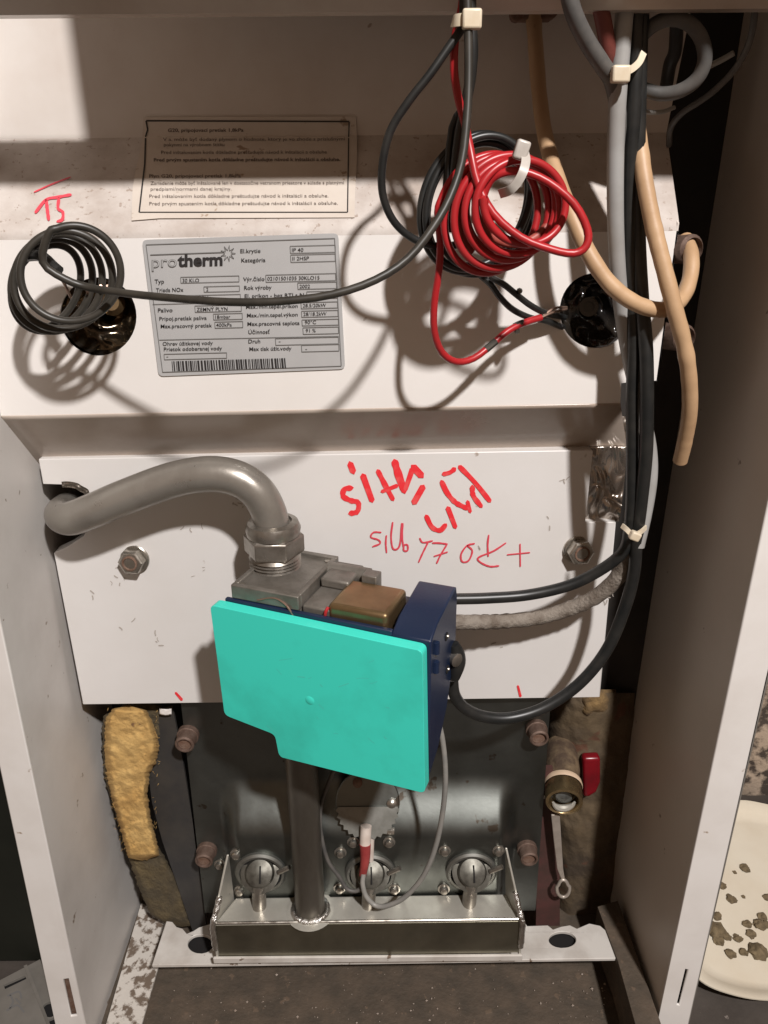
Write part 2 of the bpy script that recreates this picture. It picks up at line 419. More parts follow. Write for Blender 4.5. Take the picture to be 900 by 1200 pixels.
# ================================================================== UPPER COVER
YU, YT = .50, .56
ucov = thing('upper_cover', P(400, 480, YU), 'cream upper front cover with sloping dusty top and two round sensor wells', 'cover')
yA = lambda x: 163 - .010 * x
yB = lambda x: 272 - .0135 * x
yC = lambda x: 487.5 - .0205 * x
A0, A1 = P(-12, yA(-12), YT), P(781, yA(781), YT)
B0, B1 = P(-45, yB(-45), YU), P(796, yB(796), YU)
T0, T1 = P(-20, -90, YT), P(830, -90, YT)
mb = MB(); mb.plate([T0, T1, A1, A0], [], Vector((0, .0015, 0))); mb.build('back_panel', M['upper_white'], ucov, smooth=False)
# hood slope: three strips so that its front fold is rounded
def lerp(a, b, t): return a + (b - a) * t
prof = []
dz = Vector((0, 0, -.004))
for E0, E1 in ((A0, A1), (lerp(A0, B0, .93), lerp(A1, B1, .93)), (lerp(A0, B0, .98) + Vector((0, .0003, 0)), lerp(A1, B1, .98) + Vector((0, .0003, 0))), (B0 + Vector((0, .0002, -.002)), B1 + Vector((0, .0002, -.002))), (B0 + Vector((0, 0, -.0045)), B1 + Vector((0, 0, -.0045)))):
    prof.append((E0, E1))
mb = MB(); nu = 24
def slope_pt(u, v):
    k = min(int(v * 4 + 1e-6), 3); t = v * 4 - k
    return lerp(lerp(prof[k][0], prof[k + 1][0], t), lerp(prof[k][1], prof[k + 1][1], t), u)
mb.grid(slope_pt, nu, 4); mb.build('hood_slope', M['dusty'], ucov, angle=60)
SN = (A1 - A0).cross(B0 - A0).normalized()
if SN.y > 0: SN = -SN
# front face with the two wells and a step cut out at its end
def PU(x, y): return P(x, y, YU)
face = [B0 + Vector((0, 0, -.0045)), B1 + Vector((0, 0, -.0045)), PU(771, 446), PU(745, 447), PU(728, 449), PU(727, yC(727)), PU(-12, yC(-12))]
WELLS = ((115, 371, 45, 46), (698, 364, 42, 44))
holes = [ringpts(x, y, rx, ry, PU, 40) for x, y, rx, ry in WELLS]
mb = MB(); mb.plate(face, holes, Vector((0, .0015, 0))); mb.build('front_face', M['white'], ucov, angle=30)
# inward lip below the face
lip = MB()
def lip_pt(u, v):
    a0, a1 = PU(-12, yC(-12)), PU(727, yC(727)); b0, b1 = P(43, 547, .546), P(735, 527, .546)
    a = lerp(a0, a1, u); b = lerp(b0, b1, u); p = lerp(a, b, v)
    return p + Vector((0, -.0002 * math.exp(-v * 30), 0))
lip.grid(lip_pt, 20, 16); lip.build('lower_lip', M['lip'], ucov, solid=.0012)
# side return at the step end
mb = MB(); q0, q1 = B1, PU(771, 446)
mb.plate([q0, q1, q1 + Vector((-.006, .06, 0)), q0 + Vector((-.006, .06, .045))], [], Vector((-.001, 0, 0))); mb.build('side_return', M['upper_white'], ucov)
# sensor wells: cups behind the face
def well(x, y, rx, ry):
    c = PU(x, y); r = (PU(x + rx, y) - c).length
    mb = MB(); mb.lathe(c + Vector((0, -.0012, 0)), (0, 1, 0), [(r * .997, .0012), (r * .985, .004), (r * .96, .02), (r * .8, .034)], 40, (False, True))
    wl = mb.build('sensor_well', M['black_plastic'], ucov, angle=50)
    return c, r, wl
c, r, wl = well(*WELLS[0])
wl['label'] = 'dark round well holding the coiled capillary'
mb = MB()   # crumpled wrap inside
def crumple(c, r, seed, amp, depth):
    def fn(u, v):
        a = u * 2 * math.pi; q = r * (0.25 + .73 * v)
        n = noise.fractal(Vector((math.cos(a) * v * 1.5 + seed, math.sin(a) * v * 1.5, seed)), 1.2, 2, 2)
        return c + Vector((q * math.cos(a), depth - .012 * v + amp * n, q * math.sin(a)))
    return fn
mb.grid(crumple(c, r, 3, .012, .020), 64, 18); mb.build('wrap', M['bronze_foil'], wl, angle=180)
mb = MB(); mb.lathe(c + Vector((.004, .025, .004)), (0.15, -1, .2), [(.008, 0), (.008, .014), (.005, .018)], 16); mb.build('probe_stub', M['brass'], wl)
c2, r2, wl2 = well(*WELLS[1])
wl2['label'] = 'black round well where the bared red wire ends'
mb = MB(); mb.grid(crumple(c2, r2, 9, .014, .014), 64, 18); mb.build('wrap', M['black_plastic'], wl2, angle=180)
mb = MB(); mb.lathe(c2 + Vector((-.002, .012, 0)), (-.2, -1, .2), [(.006, 0), (.006, .012), (.0035, .012), (.0035, .006)], 16); mb.build('probe_stub', M['black_plastic'], wl2)
for (x, y, rx, ry) in ((668, 345, 3, 8),): pass
# ---- rating label
eps = .0006
def PL(x, y): return P(x, y, YU - .0011)
def ZL(zx, zy): return P(165 + zx / 3.6, 270 + zy / 3.6, YU - .0014)
def ZL2(zx, zy): return P(165 + zx / 3.6, 270 + zy / 3.6, YU - .0016)
def ZL3(zx, zy): return P(165 + zx / 3.6, 270 + zy / 3.6, YU - .0018)
cor = [(5, 40), (833, 12), (862, 585), (75, 616)]
outl = []
for i in range(4):
    p = Vector(cor[i]); a = Vector(cor[i - 1]); b = Vector(cor[(i + 1) % 4]); e1 = p + (a - p).normalized() * 22; e2 = p + (b - p).normalized() * 22
    for k in range(5):
        t = k / 4; outl.append((e1 * (1 - t) ** 2 + p * 2 * t * (1 - t) + e2 * t * t))
mb = MB(); mb.plate([P(165 + p.x / 3.6, 270 + p.y / 3.6, YU - .0009) for p in outl], [], Vector((0, .0007, 0)))
rl = mb.build('rating_label', M['label'], ucov, smooth=False)
rl['label'] = 'silver rating label with logo, boxed values and bar code'
LW = 2.6
fr_ = MB()
def line(mb, a, b, wd=LW, pf=ZL):
    a = Vector((*a, 0)); b = Vector((*b, 0)); t = (b - a).normalized(); n = Vector((-t.y, t.x, 0)) * wd / 2
    mb.add([pf(*(a + n).xy), pf(*(b + n).xy), pf(*(b - n).xy), pf(*(a - n).xy)], [[0, 1, 2, 3]])
def boxl(mb, x0, y0, x1, y1, sl=-.025, wd=LW, pf=ZL):
    d = (x1 - x0) * sl; k = (y1 - y0) * .03
    q = [(x0, y0), (x1, y0 + d), (x1 + k, y1 + d), (x0 + k * 2, y1)]
    for i in range(4): line(mb, q[i], q[(i + 1) % 4], wd, pf)
q = [(22, 60), (818, 33), (846, 572), (92, 598)]
for i in range(4): line(fr_, q[i], q[(i + 1) % 4], 3)
for b in ((168, 197, 414, 222), (266, 237, 416, 260), (178, 275, 420, 296), (228, 318, 424, 345), (306, 352, 428, 377), (312, 386, 430, 412),
          (630, 66, 820, 96), (632, 103, 820, 134), (527, 188, 822, 218), (662, 221, 826, 248), (700, 258, 828, 288), (676, 304, 830, 330), (678, 340, 832, 366),
          (680, 377, 834, 402), (684, 410, 834, 438), (568, 456, 834, 484), (678, 484, 836, 512), (98, 522, 362, 545)): boxl(fr_, *b)
line(fr_, (50, 312), (425, 302)); line(fr_, (78, 462), (836, 446)); line(fr_, (40, 103), (350, 92), 4)
fr_.build('printed_frame', M['ink_grey'], rl, smooth=False)
tx = MB()
for s, x, y, wd, h in (('El.krytie', 420, 95, 85, 17), ('Kategória', 424, 134, 102, 17), ('Typ', 58, 224, 40, 18), ('Trieda NOx', 64, 260, 116, 17),
        ('Palivo', 72, 345, 62, 17), ('Pripoj.pretlak paliva', 78, 380, 200, 16), ('Max.pracovný pretlak', 84, 412, 216, 16),
        ('Výr.číslo', 432, 214, 90, 17), ('Rok výroby', 436, 250, 116, 17), ('El. príkon - bez RTJ s N', 438, 284, 250, 16),
        ('Max./min.tepel.príkon', 444, 330, 218, 16), ('Max./min.tepel.výkon', 448, 366, 214, 16), ('Max.pracovná teplota', 450, 402, 220, 16), ('Účinnosť', 454, 437, 90, 17),
        ('Ohrev úžitkovej vody', 92, 486, 212, 16), ('Prietok odoberanej vody', 97, 509, 246, 16), ('Druh', 454, 476, 50, 17), ('Max tlak úžit.vody', 458, 508, 178, 16)):
    text(tx, s, x, y, wd, h, ZL, .008)
for s, x, y, wd, h in (('30 KLO', 176, 219, 70, 16), ('2', 276, 256, 9, 15), ('230V 50Hz', 186, 292, 110, 15), ('ZEMNÝ PLYN', 236, 341, 130, 16), ('18mbar', 314, 372, 64, 15), ('400kPa', 318, 406, 66, 15),
        ('IP 40', 638, 90, 48, 16), ('II 2HSP', 640, 126, 70, 16), ('02101501035 30KLO15', 534, 211, 220, 16), ('2002', 670, 243, 44, 15), ('28.5/20kW', 684, 324, 98, 15),
        ('28/18.2kW', 686, 360, 98, 15), ('90°C', 692, 395, 48, 15), ('91 %', 696, 430, 42, 15), ('-', 582, 474, 8, 14), ('-', 694, 506, 8, 14), ('-', 108, 538, 8, 14)):
    text(tx, s, x, y, wd, h, ZL, .004)
tx.build('printed_text', M['ink'], rl, smooth=False)
lg = MB(); text(lg, 'therm', 155, 152, 190, 52, ZL, .035, -.03); lg.build('logo_dark_letters', M['ink'], rl, smooth=False)
lg = MB(); text(lg, 'pro', 46, 157, 106, 50, ZL, .012, -.03); lg.build('logo_outline', M['ink_grey'], rl, smooth=False)
lg = MB(); text(lg, 'pro', 49, 156, 101, 48, ZL2, -.018, -.03); lg.build('logo_pale_letters', M['label'], rl, smooth=False)
lg = MB()
for k in range(9):
    a = k * 2 * math.pi / 9; ca, sa = math.cos(a), math.sin(a); x0, y0 = 368, 97
    for da in (-.17, .17):
        line(lg, (x0 + 13 * math.cos(a + da * 2), y0 + 13 * math.sin(a + da * 2)), (x0 + 32 * ca, y0 + 34 * sa), 2.4)
lg.build('logo_sun', M['ink_grey'], rl, smooth=False)
bc = MB(); x = 130
rnd = random.Random(3)
while x < 610:
    wd = rnd.choice((3, 3, 5, 8)); yy = 552 - (x - 130) * .028
    bc.add([ZL(x, yy), ZL(x + wd, yy - .1), ZL(x + wd + 4, yy + 43), ZL(x + 4, yy + 43)], [[0, 1, 2, 3]]); x += wd + rnd.choice((3, 4, 4, 6))
bc.build('bar_code', M['ink'], rl, smooth=False)

# ---- warning sticker, folded over the bend
YFOLD = 161.2
def SK(off):
    def pf(x, y):
        if y < yA(x): return P(x, y, YT - off)
        return PP(x, y, A0 + SN * off, SN)
    return pf
def ZS(off):
    g = SK(off); return lambda zx, zy: g(150 + zx / 3.214, 130 + zy / 3.214)
sk = SK(.0012)
mb = MB()
ys = [137.5, 148, 160, 161.5, 163, 180, 200, 220, 240, 256]
def edge(y): 
    t = (y - 137.5) / 118.5
    return 168 - 15 * t + 2 * math.sin(t * 7), 417 + 1.5 * math.sin(t * 5)
rows = []
for y in ys:
    l, r_ = edge(y); rows.append([sk(l + (r_ - l) * k / 8, y + (2.5 if k == 0 and y > 250 else 0) - .004 * (r_ - l) * k / 8) for k in range(9)])
mb.add([p for rw_ in rows for p in rw_], [[j * 9 + i, j * 9 + i + 1, (j + 1) * 9 + i + 1, (j + 1) * 9 + i] for j in range(len(ys) - 1) for i in range(8)])
ws = mb.build('warning_sticker', M['paper'], ucov, smooth=False, solid=.0003)
ws['label'] = 'yellowed paper notice in a black printed frame'
zs = ZS(.0017); fr_ = MB()
def pl(mb, pts, wd, pf):
    for a, b in zip(pts[:-1], pts[1:]):
        n = max(1, int((Vector(a) - Vector(b)).length / 40))
        for k in range(n): line(mb, Vector(a).lerp(Vector(b), k / n), Vector(a).lerp(Vector(b), (k + 1) / n), wd, pf)
pl(fr_, [(68, 37), (833, 40)], 6, zs); pl(fr_, [(833, 40), (831, 98)], 4.5, zs); pl(fr_, [(831, 102), (827, 381)], 4.5, zs)
pl(fr_, [(827, 381), (42, 381)], 3.5, zs); pl(fr_, [(42, 381), (63, 200), (66, 102)], 6, zs); pl(fr_, [(66, 98), (74, 70), (68, 37)], 6, zs)
fr_.build('printed_frame', M['ink'], ws, smooth=False)
tx = MB()
for s, x, y, wd, bold in (('G20, pripojovací pretlak 1,8kPa', 150, 79, 285, .02), ('V a. môže byť dodaný plynom o hodnote, ktorý je vo zhode s príslušnými', 132, 113, 684, 0),
        ('pokynmi na výrobnom štítku', 135, 133, 228, 0), ('Pred inštalovaním kotla dôkladne preštudujte návod k inštalácii a obsluhe', 125, 162, 624, 0),
        ('Pred prvým spustením kotla dôkladne preštudujte návod k inštalácii a obsluhe.', 97, 190, 702, .02), ('Plyn G20, pripojovací pretlak 1,8kPa', 80, 251, 345, .01),
        ('Zariadenie môže byť inštalované len v dostatočne vetranom priestore v súlade s platnými', 85, 278, 728, 0), ('predpismi/normami danej krajiny.', 85, 300, 305, 0),
        ('Pred inštalovaním kotla dôkladne preštudujte návod k inštalácii a obsluhe.', 80, 327, 675, 0), ('Pred prvým spustením kotla dôkladne preštudujte návod k inštalácii a obsluhe.', 80, 355, 710, 0)):
    text(tx, s, x, y, wd, 13, zs, bold, -.003)
tx.build('printed_text', M['ink_faded'], ws, smooth=False)

# ---- red '15' on the slope
mw = MB(); g = SK(.0008); zz = lambda x, y: g(x / 2, y / 2)
for pts, wd in (([(80, 450), (120, 432), (165, 415)], 3.5), ([(83, 498), (108, 468), (135, 462), (166, 456)], 7), ([(108, 468), (111, 492), (114, 515)], 8), ([(138, 464), (136, 488), (147, 497), (146, 514), (134, 519)], 7)):
    ribbon(mw, pts, wd, zz)
mw.build('marker_writing', M['marker_thin'], ucov, smooth=False)

# ================================================================== LOWER COVER
YP = .53
lcov = thing('lower_cover', P(400, 822, YP), 'white lower cover plate with red handwriting and two hex bolts', 'cover')
def PQ(x, y): return P(x, y, YP)
out = [(45, 538), (690, 527.5), (695, 528.5), (686, 612), (722, 612), (703, 817), (97, 825.5), (63, 648), (80, 640), (98, 628), (107, 610), (108, 590), (100, 576), (84, 568), (50, 567)]
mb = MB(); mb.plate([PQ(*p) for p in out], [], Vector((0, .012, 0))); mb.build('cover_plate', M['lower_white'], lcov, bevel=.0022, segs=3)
mb = MB(); q = [P(97, 825.5, YP + .004), P(700, 817, YP + .004)]
mb.plate([q[0] + Vector((0, 0, .001)), q[1] + Vector((0, 0, .001)), q[1] + Vector((0, .045, .001)), q[0] + Vector((.004, .045, .001))], [], Vector((0, 0, .0012))); mb.build('bottom_return', M['upper_white'], lcov)
# foil round the pipe opening
mb = MB()
def collar(u, v):
    a = R(100 - 150 * u); 
    return P(78 + (28 + 7 * v + 1.5 * math.sin(u * 40)) * math.cos(a), 598 - (27 + 7 * v) * math.sin(a), YP - .0015 - .004 * v + .002 * noise.noise((u * 14, v * 3, 2)) )
mb.grid(collar, 40, 4); mb.build('opening_foil', M['foil'], lcov, angle=15)
# hex bolts with washer and stud
def hexbolt(x, y, s, yaw, lab):
    c = PQ(x, y); ax = Vector((yaw, -1, .10)).normalized()
    mb = MB(); mb.lathe(c + Vector((0, .001, 0)), ax, [(s * 1.28, 0), (s * 1.28, .0018), (s * 1.2, .0024)], 28); b = mb.build('washer', M['bolt'], lcov)
    mb = MB(); mb.lathe(c, ax, [(s * 1.12, .002), (s * 1.12, .0085), (s * .93, .0098)], 6, (True, True)); mb.build('hex_nut', M['bolt'], b, bevel=.0004)
    mb = MB(); mb.lathe(c, ax, [(s * .66, .0085), (s * .66, .0105), (s * .52, .0108), (s * .50, .0095)], 20); mb.build('stud', M['rust'], b)
hexbolt(158, 655, .0088, -.1, ''); hexbolt(677, 644, .0088, .12, '')
# handwriting
STROKE = [0]
def pw(zx, zy): return P(370 + zx / 3.214, 520 + zy / 3.214, YP - .0004 - .000012 * STROKE[0])
mw = MB()
for pts, wd in (([(137, 166), (108, 172), (104, 198), (132, 214), (160, 222), (157, 255), (128, 263)], 20), ([(130, 76), (141, 105)], 34), ([(178, 120), (212, 214)], 27),
        ([(234, 102), (264, 160), (291, 210)], 20), ([(250, 180), (306, 158)], 20), ([(297, 66), (313, 120), (334, 180)], 28), ([(338, 172), (364, 96)], 24), ([(368, 88), (398, 120)], 36), ([(404, 162), (370, 222)], 27),
        ([(480, 115), (506, 108), (524, 94)], 18), ([(474, 142), (496, 186), (528, 222), (572, 244)], 19), ([(542, 86), (600, 146), (656, 216)], 19), ([(590, 160), (594, 196), (624, 236)], 19), ([(572, 218), (582, 256)], 18),
        ([(416, 272), (438, 314), (468, 326), (490, 305)], 18), ([(498, 242), (526, 314)], 22)):
    STROKE[0] += 1; mw = MB(); ribbon(mw, pts, wd, pw); mw.build('marker_stroke', M['marker'], lcov, smooth=False)
mw = MB()
ribbon(mw, [(206, 812), (213, 820)], 4, lambda x, y: P(x, y, YP - .0006)); mw.build('marker_stroke', M['marker'], lcov, smooth=False); mw = MB(); ribbon(mw, [(607, 804), (610, 816)], 3.5, lambda x, y: P(x, y, YP - .0006))
mw.build('marker_stroke', M['marker'], lcov, smooth=False)
mw = MB()
for pts in ([(246, 334), (218, 334), (208, 352), (236, 362), (242, 376), (214, 388)], [(266, 346), (264, 376), (267, 410)], [(290, 296), (284, 350), (292, 396), (316, 384), (324, 300)], [(328, 300), (326, 350), (330, 388)],
        [(334, 380), (346, 382), (346, 402), (332, 402), (332, 384)], [(392, 356), (404, 372), (440, 366)], [(424, 370), (404, 410), (388, 446)], [(440, 374), (464, 374), (496, 378)], [(494, 380), (470, 420), (456, 450)], [(446, 424), (496, 408)],
        [(598, 376), (570, 384), (548, 416), (552, 444), (576, 440), (590, 404), (572, 384)], [(652, 344), (648, 380), (650, 424)], [(716, 374), (670, 404), (614, 428), (620, 446), (656, 462), (690, 460)], [(722, 418), (806, 410)], [(770, 378), (771, 462)]):
    STROKE[0] += 1; mw = MB(); ribbon(mw, pts, 6.5, pw); mw.build('marker_stroke', M['marker_thin'], lcov, smooth=False)
sc = MB(); rnd = random.Random(11)
for (x, y, n_) in ((150, 668, 7), (148, 648, 6), (137, 676, 4), (236, 672, 3), (275, 590, 5), (185, 752, 4), (148, 735, 2), (660, 563, 3), (640, 616, 2), (715, 700, 5), (580, 757, 3), (560, 640, 2), (110, 700, 2), (225, 620, 3)):
    for k in range(n_):
        a = rnd.uniform(0, 6.28); x0 = x + rnd.gauss(0, 5); y0 = y + rnd.gauss(0, 4); l = rnd.uniform(2, 7)
        ribbon(sc, [(x0, y0), (x0 + l * .5 * math.cos(a) + rnd.gauss(0, .6), y0 + l * .5 * math.sin(a)), (x0 + l * math.cos(a), y0 + l * math.sin(a))], rnd.uniform(.6, 1.6), lambda p, q: P(p, q, YP - .0004))
so_ = sc.build('scuff_marks', mat('grey_scuff', (.43, .385, .345), rough=.6), lcov, smooth=False); so_['kind'] = 'stuff'

# foil tape in the notch
mb = MB()
def foil(u, v):
    x = lerp(700, 742, u) - 8 * v; y = lerp(488, 611, v)
    q = Vector((u * 1.7 + .6 * noise.noise((u * 3, v * 4, 8)), v * 4.2 + .8 * noise.noise((u * 2, v * 3, 3)), 5))
    d = noise.voronoi(q)[0]
    n = d[1] - d[0]
    return P(x - 9 + 4 * math.sin(v * 3), y, .537 - .006 * min(n, .6) + .003 * noise.noise((u * 3, v * 5, 2)) + (.005 if v < .28 else 0))
mb.grid(foil, 30, 80)
tag(mb.build('foil_tape', M['foil'], angle=180), 'crumpled silver foil tape filling the notch beside the white lower cover', 'foil tape')

# ================================================================== GAS PIPE
gp = thing('gas_pipe', P(322, 660, .495), 'bent grey gas pipe with a compression nut above the teal valve', 'pipe')
q = path([(100, 588, .60), (88, 592, .565), (77, 598, .535), (73, 604, .515), (84, 607, .503), (110, 598, .499), (145, 583, .498), (200, 563, .498), (243, 555.5, .497), (276, 560, .496), (300, 575, .495), (314, 598, .495), (320, 622, .495), (322, 640, .495)], 10)
mb = MB(); mb.tube(q, .0122, 28); mb.build('bent_tube', M['pipe'], gp, angle=60)
ax_base = P(323, 661, .495); up = Vector((0.0, 0, 1))
mb = MB(); mb.lathe(ax_base + up * .024, up, [(.0185, 0), (.0185, .0005), (.0192, .004), (.0175, .0085), (.0132, .0095), (.0125, .0075)], 32, (True, True)); mb.build('nut_collar', M['nut'], gp)
mb = MB(); mb.lathe(ax_base + up * .009, up, [(.019, 0), (.0212, .002), (.0212, .0135), (.0185, .0155)], 6); mb.build('hex_nut', M['nut'], gp, bevel=.0007, angle=25)
mb = MB()
pr = []
for k in range(5): pr += [(.0165, k * .0024 - .004), (.0182, k * .0024 - .0028)]
mb.lathe(ax_base, up, [(.0182, -.014), (.0182, -.005)] + pr + [(.0165, .0095)], 32); mb.build('threaded_union', M['nut'], gp, angle=20)

# ================================================================== GAS VALVE
PHI = math.atan2(.054, .139)
er = Vector((math.cos(PHI), -math.sin(PHI), 0)); eb = Vector((math.sin(PHI), math.cos(PHI), 0)); ez = Vector((0, 0, 1))
TL = P(245, 700, .455)
# front plane through the top edge
VT = TL
def V(x, y, z): return VT + er * x + eb * y + ez * z
nF = -eb
def PV(px, py, off=0.0): return PP(px, py, VT + nF * off, nF)
valve = thing('gas_valve', P(350, 885, .497), 'gas valve with bright teal cover on a navy plastic housing', 'gas valve')
cv = [(246, 709), (495, 763), (498, 930), (327, 887), (322, 861), (263, 838)]
c3 = [PV(*p) for p in cv]
# teal cover with rounded corners
def roundpoly(pts, rad, n=4):
    out = []
    for i in range(len(pts)):
        p = pts[i]; a = pts[i - 1]; b = pts[(i + 1) % len(pts)]
        e1 = p + (a - p).normalized() * rad; e2 = p + (b - p).normalized() * rad
        for k in range(n + 1):
            t = k / n; out.append(e1 * (1 - t) ** 2 + p * 2 * t * (1 - t) + e2 * t * t)
    return out
screw_px = PV(363, 821)
mb = MB(); mb.plate(roundpoly(c3, .004), [], eb * .0085)
tc_ = mb.build('front_cover', M['teal'], valve, bevel=.0030, segs=3)
mb = MB(); mb.lathe(screw_px + eb * .001, -eb, [(.0056, -.0008), (.0053, -.0002), (.0046, .0004), (.0034, .0010), (.0018, .0014), (.0003, .0015)], 28); mb.build('cover_screw', M['teal'], tc_, angle=60)
scf = MB(); rnd = random.Random(8)
for i in range(16):
    x0 = rnd.choice((rnd.uniform(285, 470), rnd.gauss(400, 25))); y0 = rnd.uniform(765, 870); a_ = rnd.uniform(-.5, .9); l = rnd.uniform(4, 16)
    ribbon(scf, [(x0, y0), (x0 + l * .5 * math.cos(a_), y0 + l * .5 * math.sin(a_) + rnd.gauss(0, .5)), (x0 + l * math.cos(a_), y0 + l * math.sin(a_))], rnd.uniform(.5, 1.1), lambda p, q: PV(p, q, .00008))
o = scf.build('fine_scratches', mat('scratched_teal', (.08, .60, .50), rough=.6), tc_, smooth=False); o['kind'] = 'stuff'
# extents of the cover in valve coordinates
def loc(p): d = p - VT; return d.dot(er), d.dot(eb), d.z
xr, _, zr_ = loc(c3[2]); zl = loc(c3[5])[2]; xs = loc(c3[3])[0]
# navy housing behind the cover: tray with open top, taller end block
def vbox(mb, x0, x1, y0, y1, z0, z1):
    mb.hexa([V(x0, y0, z0), V(x1, y0, z0), V(x1, y0, z1), V(x0, y0, z1)], [V(x0, y1, z0), V(x1, y1, z0), V(x1, y1, z1), V(x0, y1, z1)]); return mb
hs = MB(); vbox(hs, .004, xr - .022, .0088, .068, zl + .012, -.012); nv = hs.build('housing', M['navy'], valve, bevel=.0015)
mb = MB()
pts = [V(xr - .0215, .0088, zr_ + .004), V(xr - .0005, .0088, zr_ + .004), V(xr - .0005, .0088, -.006), V(xr - .0005, .022, .012), V(xr - .0215, .022, .012), V(xr - .0215, .0088, -.006)]
# end block: profile in (y, z) swept along x
prof_e = [(.0088, zr_ + .004), (.030, zr_ + .014), (.048, zr_ + .034), (.058, zr_ + .056), (.0655, zr_ + .060), (.066, -.004), (.064, .0035), (.060, .0042), (.022, -.0005), (.0088, -.0065)]
mb.plate([V(xr - .0005, y, z) for y, z in prof_e], [], -er * .026); eblk = mb.build('end_block', M['navy'], valve, bevel=.0016)
for (y, z) in ((.042, -.022), (.046, -.050)):
    mb = MB(); mb.lathe(V(xr - .0006, y, z), er, [(.0030, 0), (.0030, .0006), (.0016, .0008)], 14); s_ = mb.build('screw_recess', M['hole'], eblk)
    mb = MB(); mb.lathe(V(xr - .0003, y + .0005, z), er, [(.0014, .0004), (.0011, .0014)], 10); mb.build('screw_glint', M['bolt'], s_)
for z in (-.012, -.026):
    mb = MB(); mb.tube([V(xr + .0002, .018, z), V(xr + .0002, .018, z - .008)], .0022, 10); mb.build('clip_rib', M['navy'], eblk)
# edge rim along the housing front
mb = MB(); vbox(mb, .006, xr - .026, .0088, .0122, -.014, -.0042); mb.build('front_rim', M['navy'], valve, bevel=.0008)
# cast body with inlet flange
mb = MB(); vbox(mb, .012, .060, .013, .073, -.060, .0035); body = mb.build('cast_body', M['cast'], valve, bevel=.0016)
mb = MB(); fx0, fx1, fy0, fy1 = .0105, .0605, .0105, .0745
for (x0, x1, y0, y1) in ((fx0, fx1, fy0, fy0 + .004), (fx0, fx1, fy1 - .004, fy1), (fx0, fx0 + .0035, fy0 + .0041, fy1 - .0041), (fx1 - .0035, fx1, fy0 + .0041, fy1 - .0041)): vbox(mb, x0, x1, y0, y1, -.004, .0062)
mb.build('flange_rim', M['cast'], body, bevel=.0007)
for (x, y) in ((.016, .0165), (.055, .069)):
    mb = MB(); mb.lathe(V(x, y, .0032), ez, [(.003, 0), (.003, .0012), (.0015, .0016)], 12); mb.build('flange_screw', M['bolt'], body)
mb = MB(); vbox(mb, .061, .083, .014, .058, -.02, -.001); vbox(mb, .062, .083, .040, .068, -.001, .006); mb.build('side_boss', M['cast'], valve, bevel=.0016)
mb = MB(); mb.lathe(V(.060, .060, .002), er, [(.006, 0), (.006, .030), (.0045, .031), (.0045, .028)], 20); mb.build('outlet_tap', M['cast'], valve)
mb = MB(); vbox(mb, .088, .099, .050, .060, -.01, .008); mb.build('terminal_tab', M['cast'], valve, bevel=.0008)
# brass coil box
mb = MB(); vbox(mb, .080, .121, .0128, .050, -.03, .0040)
mb.build('brass_coil_case', M['brass'], valve, bevel=.0032, segs=4)
# small wires in the gap
mb = MB(); mb.tube(catmull([V(.030, .0105, -.002), V(.042, .0106, .002), V(.050, .0102, .0), V(.056, .0095, -.006)], 6), .0007, 6); mb.build('spring_wire', M['copper'], valve)
mb = MB(); mb.tube(catmull([V(.048, .012, .0), V(.053, .0095, -.002), V(.057, .009, -.007)], 6), .0006, 6); mb.build('spring_wire', M['copper'], valve)
mb = MB(); mb.tube(catmull([V(.078, .0125, -.008), V(.079, .0118, -.002), V(.080, .014, .001)], 6), .0011, 8); mb.build('red_lead', M['red'], valve)
# plug on the side
mb = MB(); mb.tube(catmull([V(xr + .0005, .058, -.037), V(xr + .0025, .060, -.05), V(xr + .001, .060, -.066)], 6), .005, 14, taper=lambda t: .7 + .5 * math.sin(t * 3.1)); mb.build('cable_gland', M['cable'], valve)
mb = MB(); mb.lathe(V(xr + .002, .056, -.047), er - eb * .7, [(.005, -.002), (.005, .003), (.003, .004)], 16); mb.build('gland_screw', M['nut'], valve)

# ================================================================== BURNER
burner = thing('burner', P(430, 1120, .50), 'steel gas burner with bent sheet, manifold box and three injectors', 'burner')
YS0, YS1 = .540, .514
bx0, bx1 = -.1395, .1085
zt0 = P(430, 984, .514).z; zt1 = P(430, 908, .540).z
sxl, sxr = -.172, .139; szb, szt = .012, CAMZ - .365
def smooth(t): t = max(0, min(1, t)); return t * t * (3 - 2 * t)
def sheetY(X, z):
    kx = min(smooth((X - bx0 + .010) / .022), smooth((bx1 + .010 - X) / .022))
    kz = 1 - smooth((z - zt0) / (zt1 - zt0))
    return YS0 + (YS1 - YS0) * kx * kz
def sheet_pt(u, v):
    X = sxl + (sxr - sxl) * u; z = szb + (szt - szb) * v
    X += .004 * (v - .5) * (1 if u > .5 else -1) * -1
    return Vector((X, sheetY(X, z) + .0006 * noise.noise((X * 20, z * 20, 1)), z))
mb = MB(); mb.grid(sheet_pt, 150, 110); sheet = mb.build('burner_sheet', M['steel'], burner, angle=50)
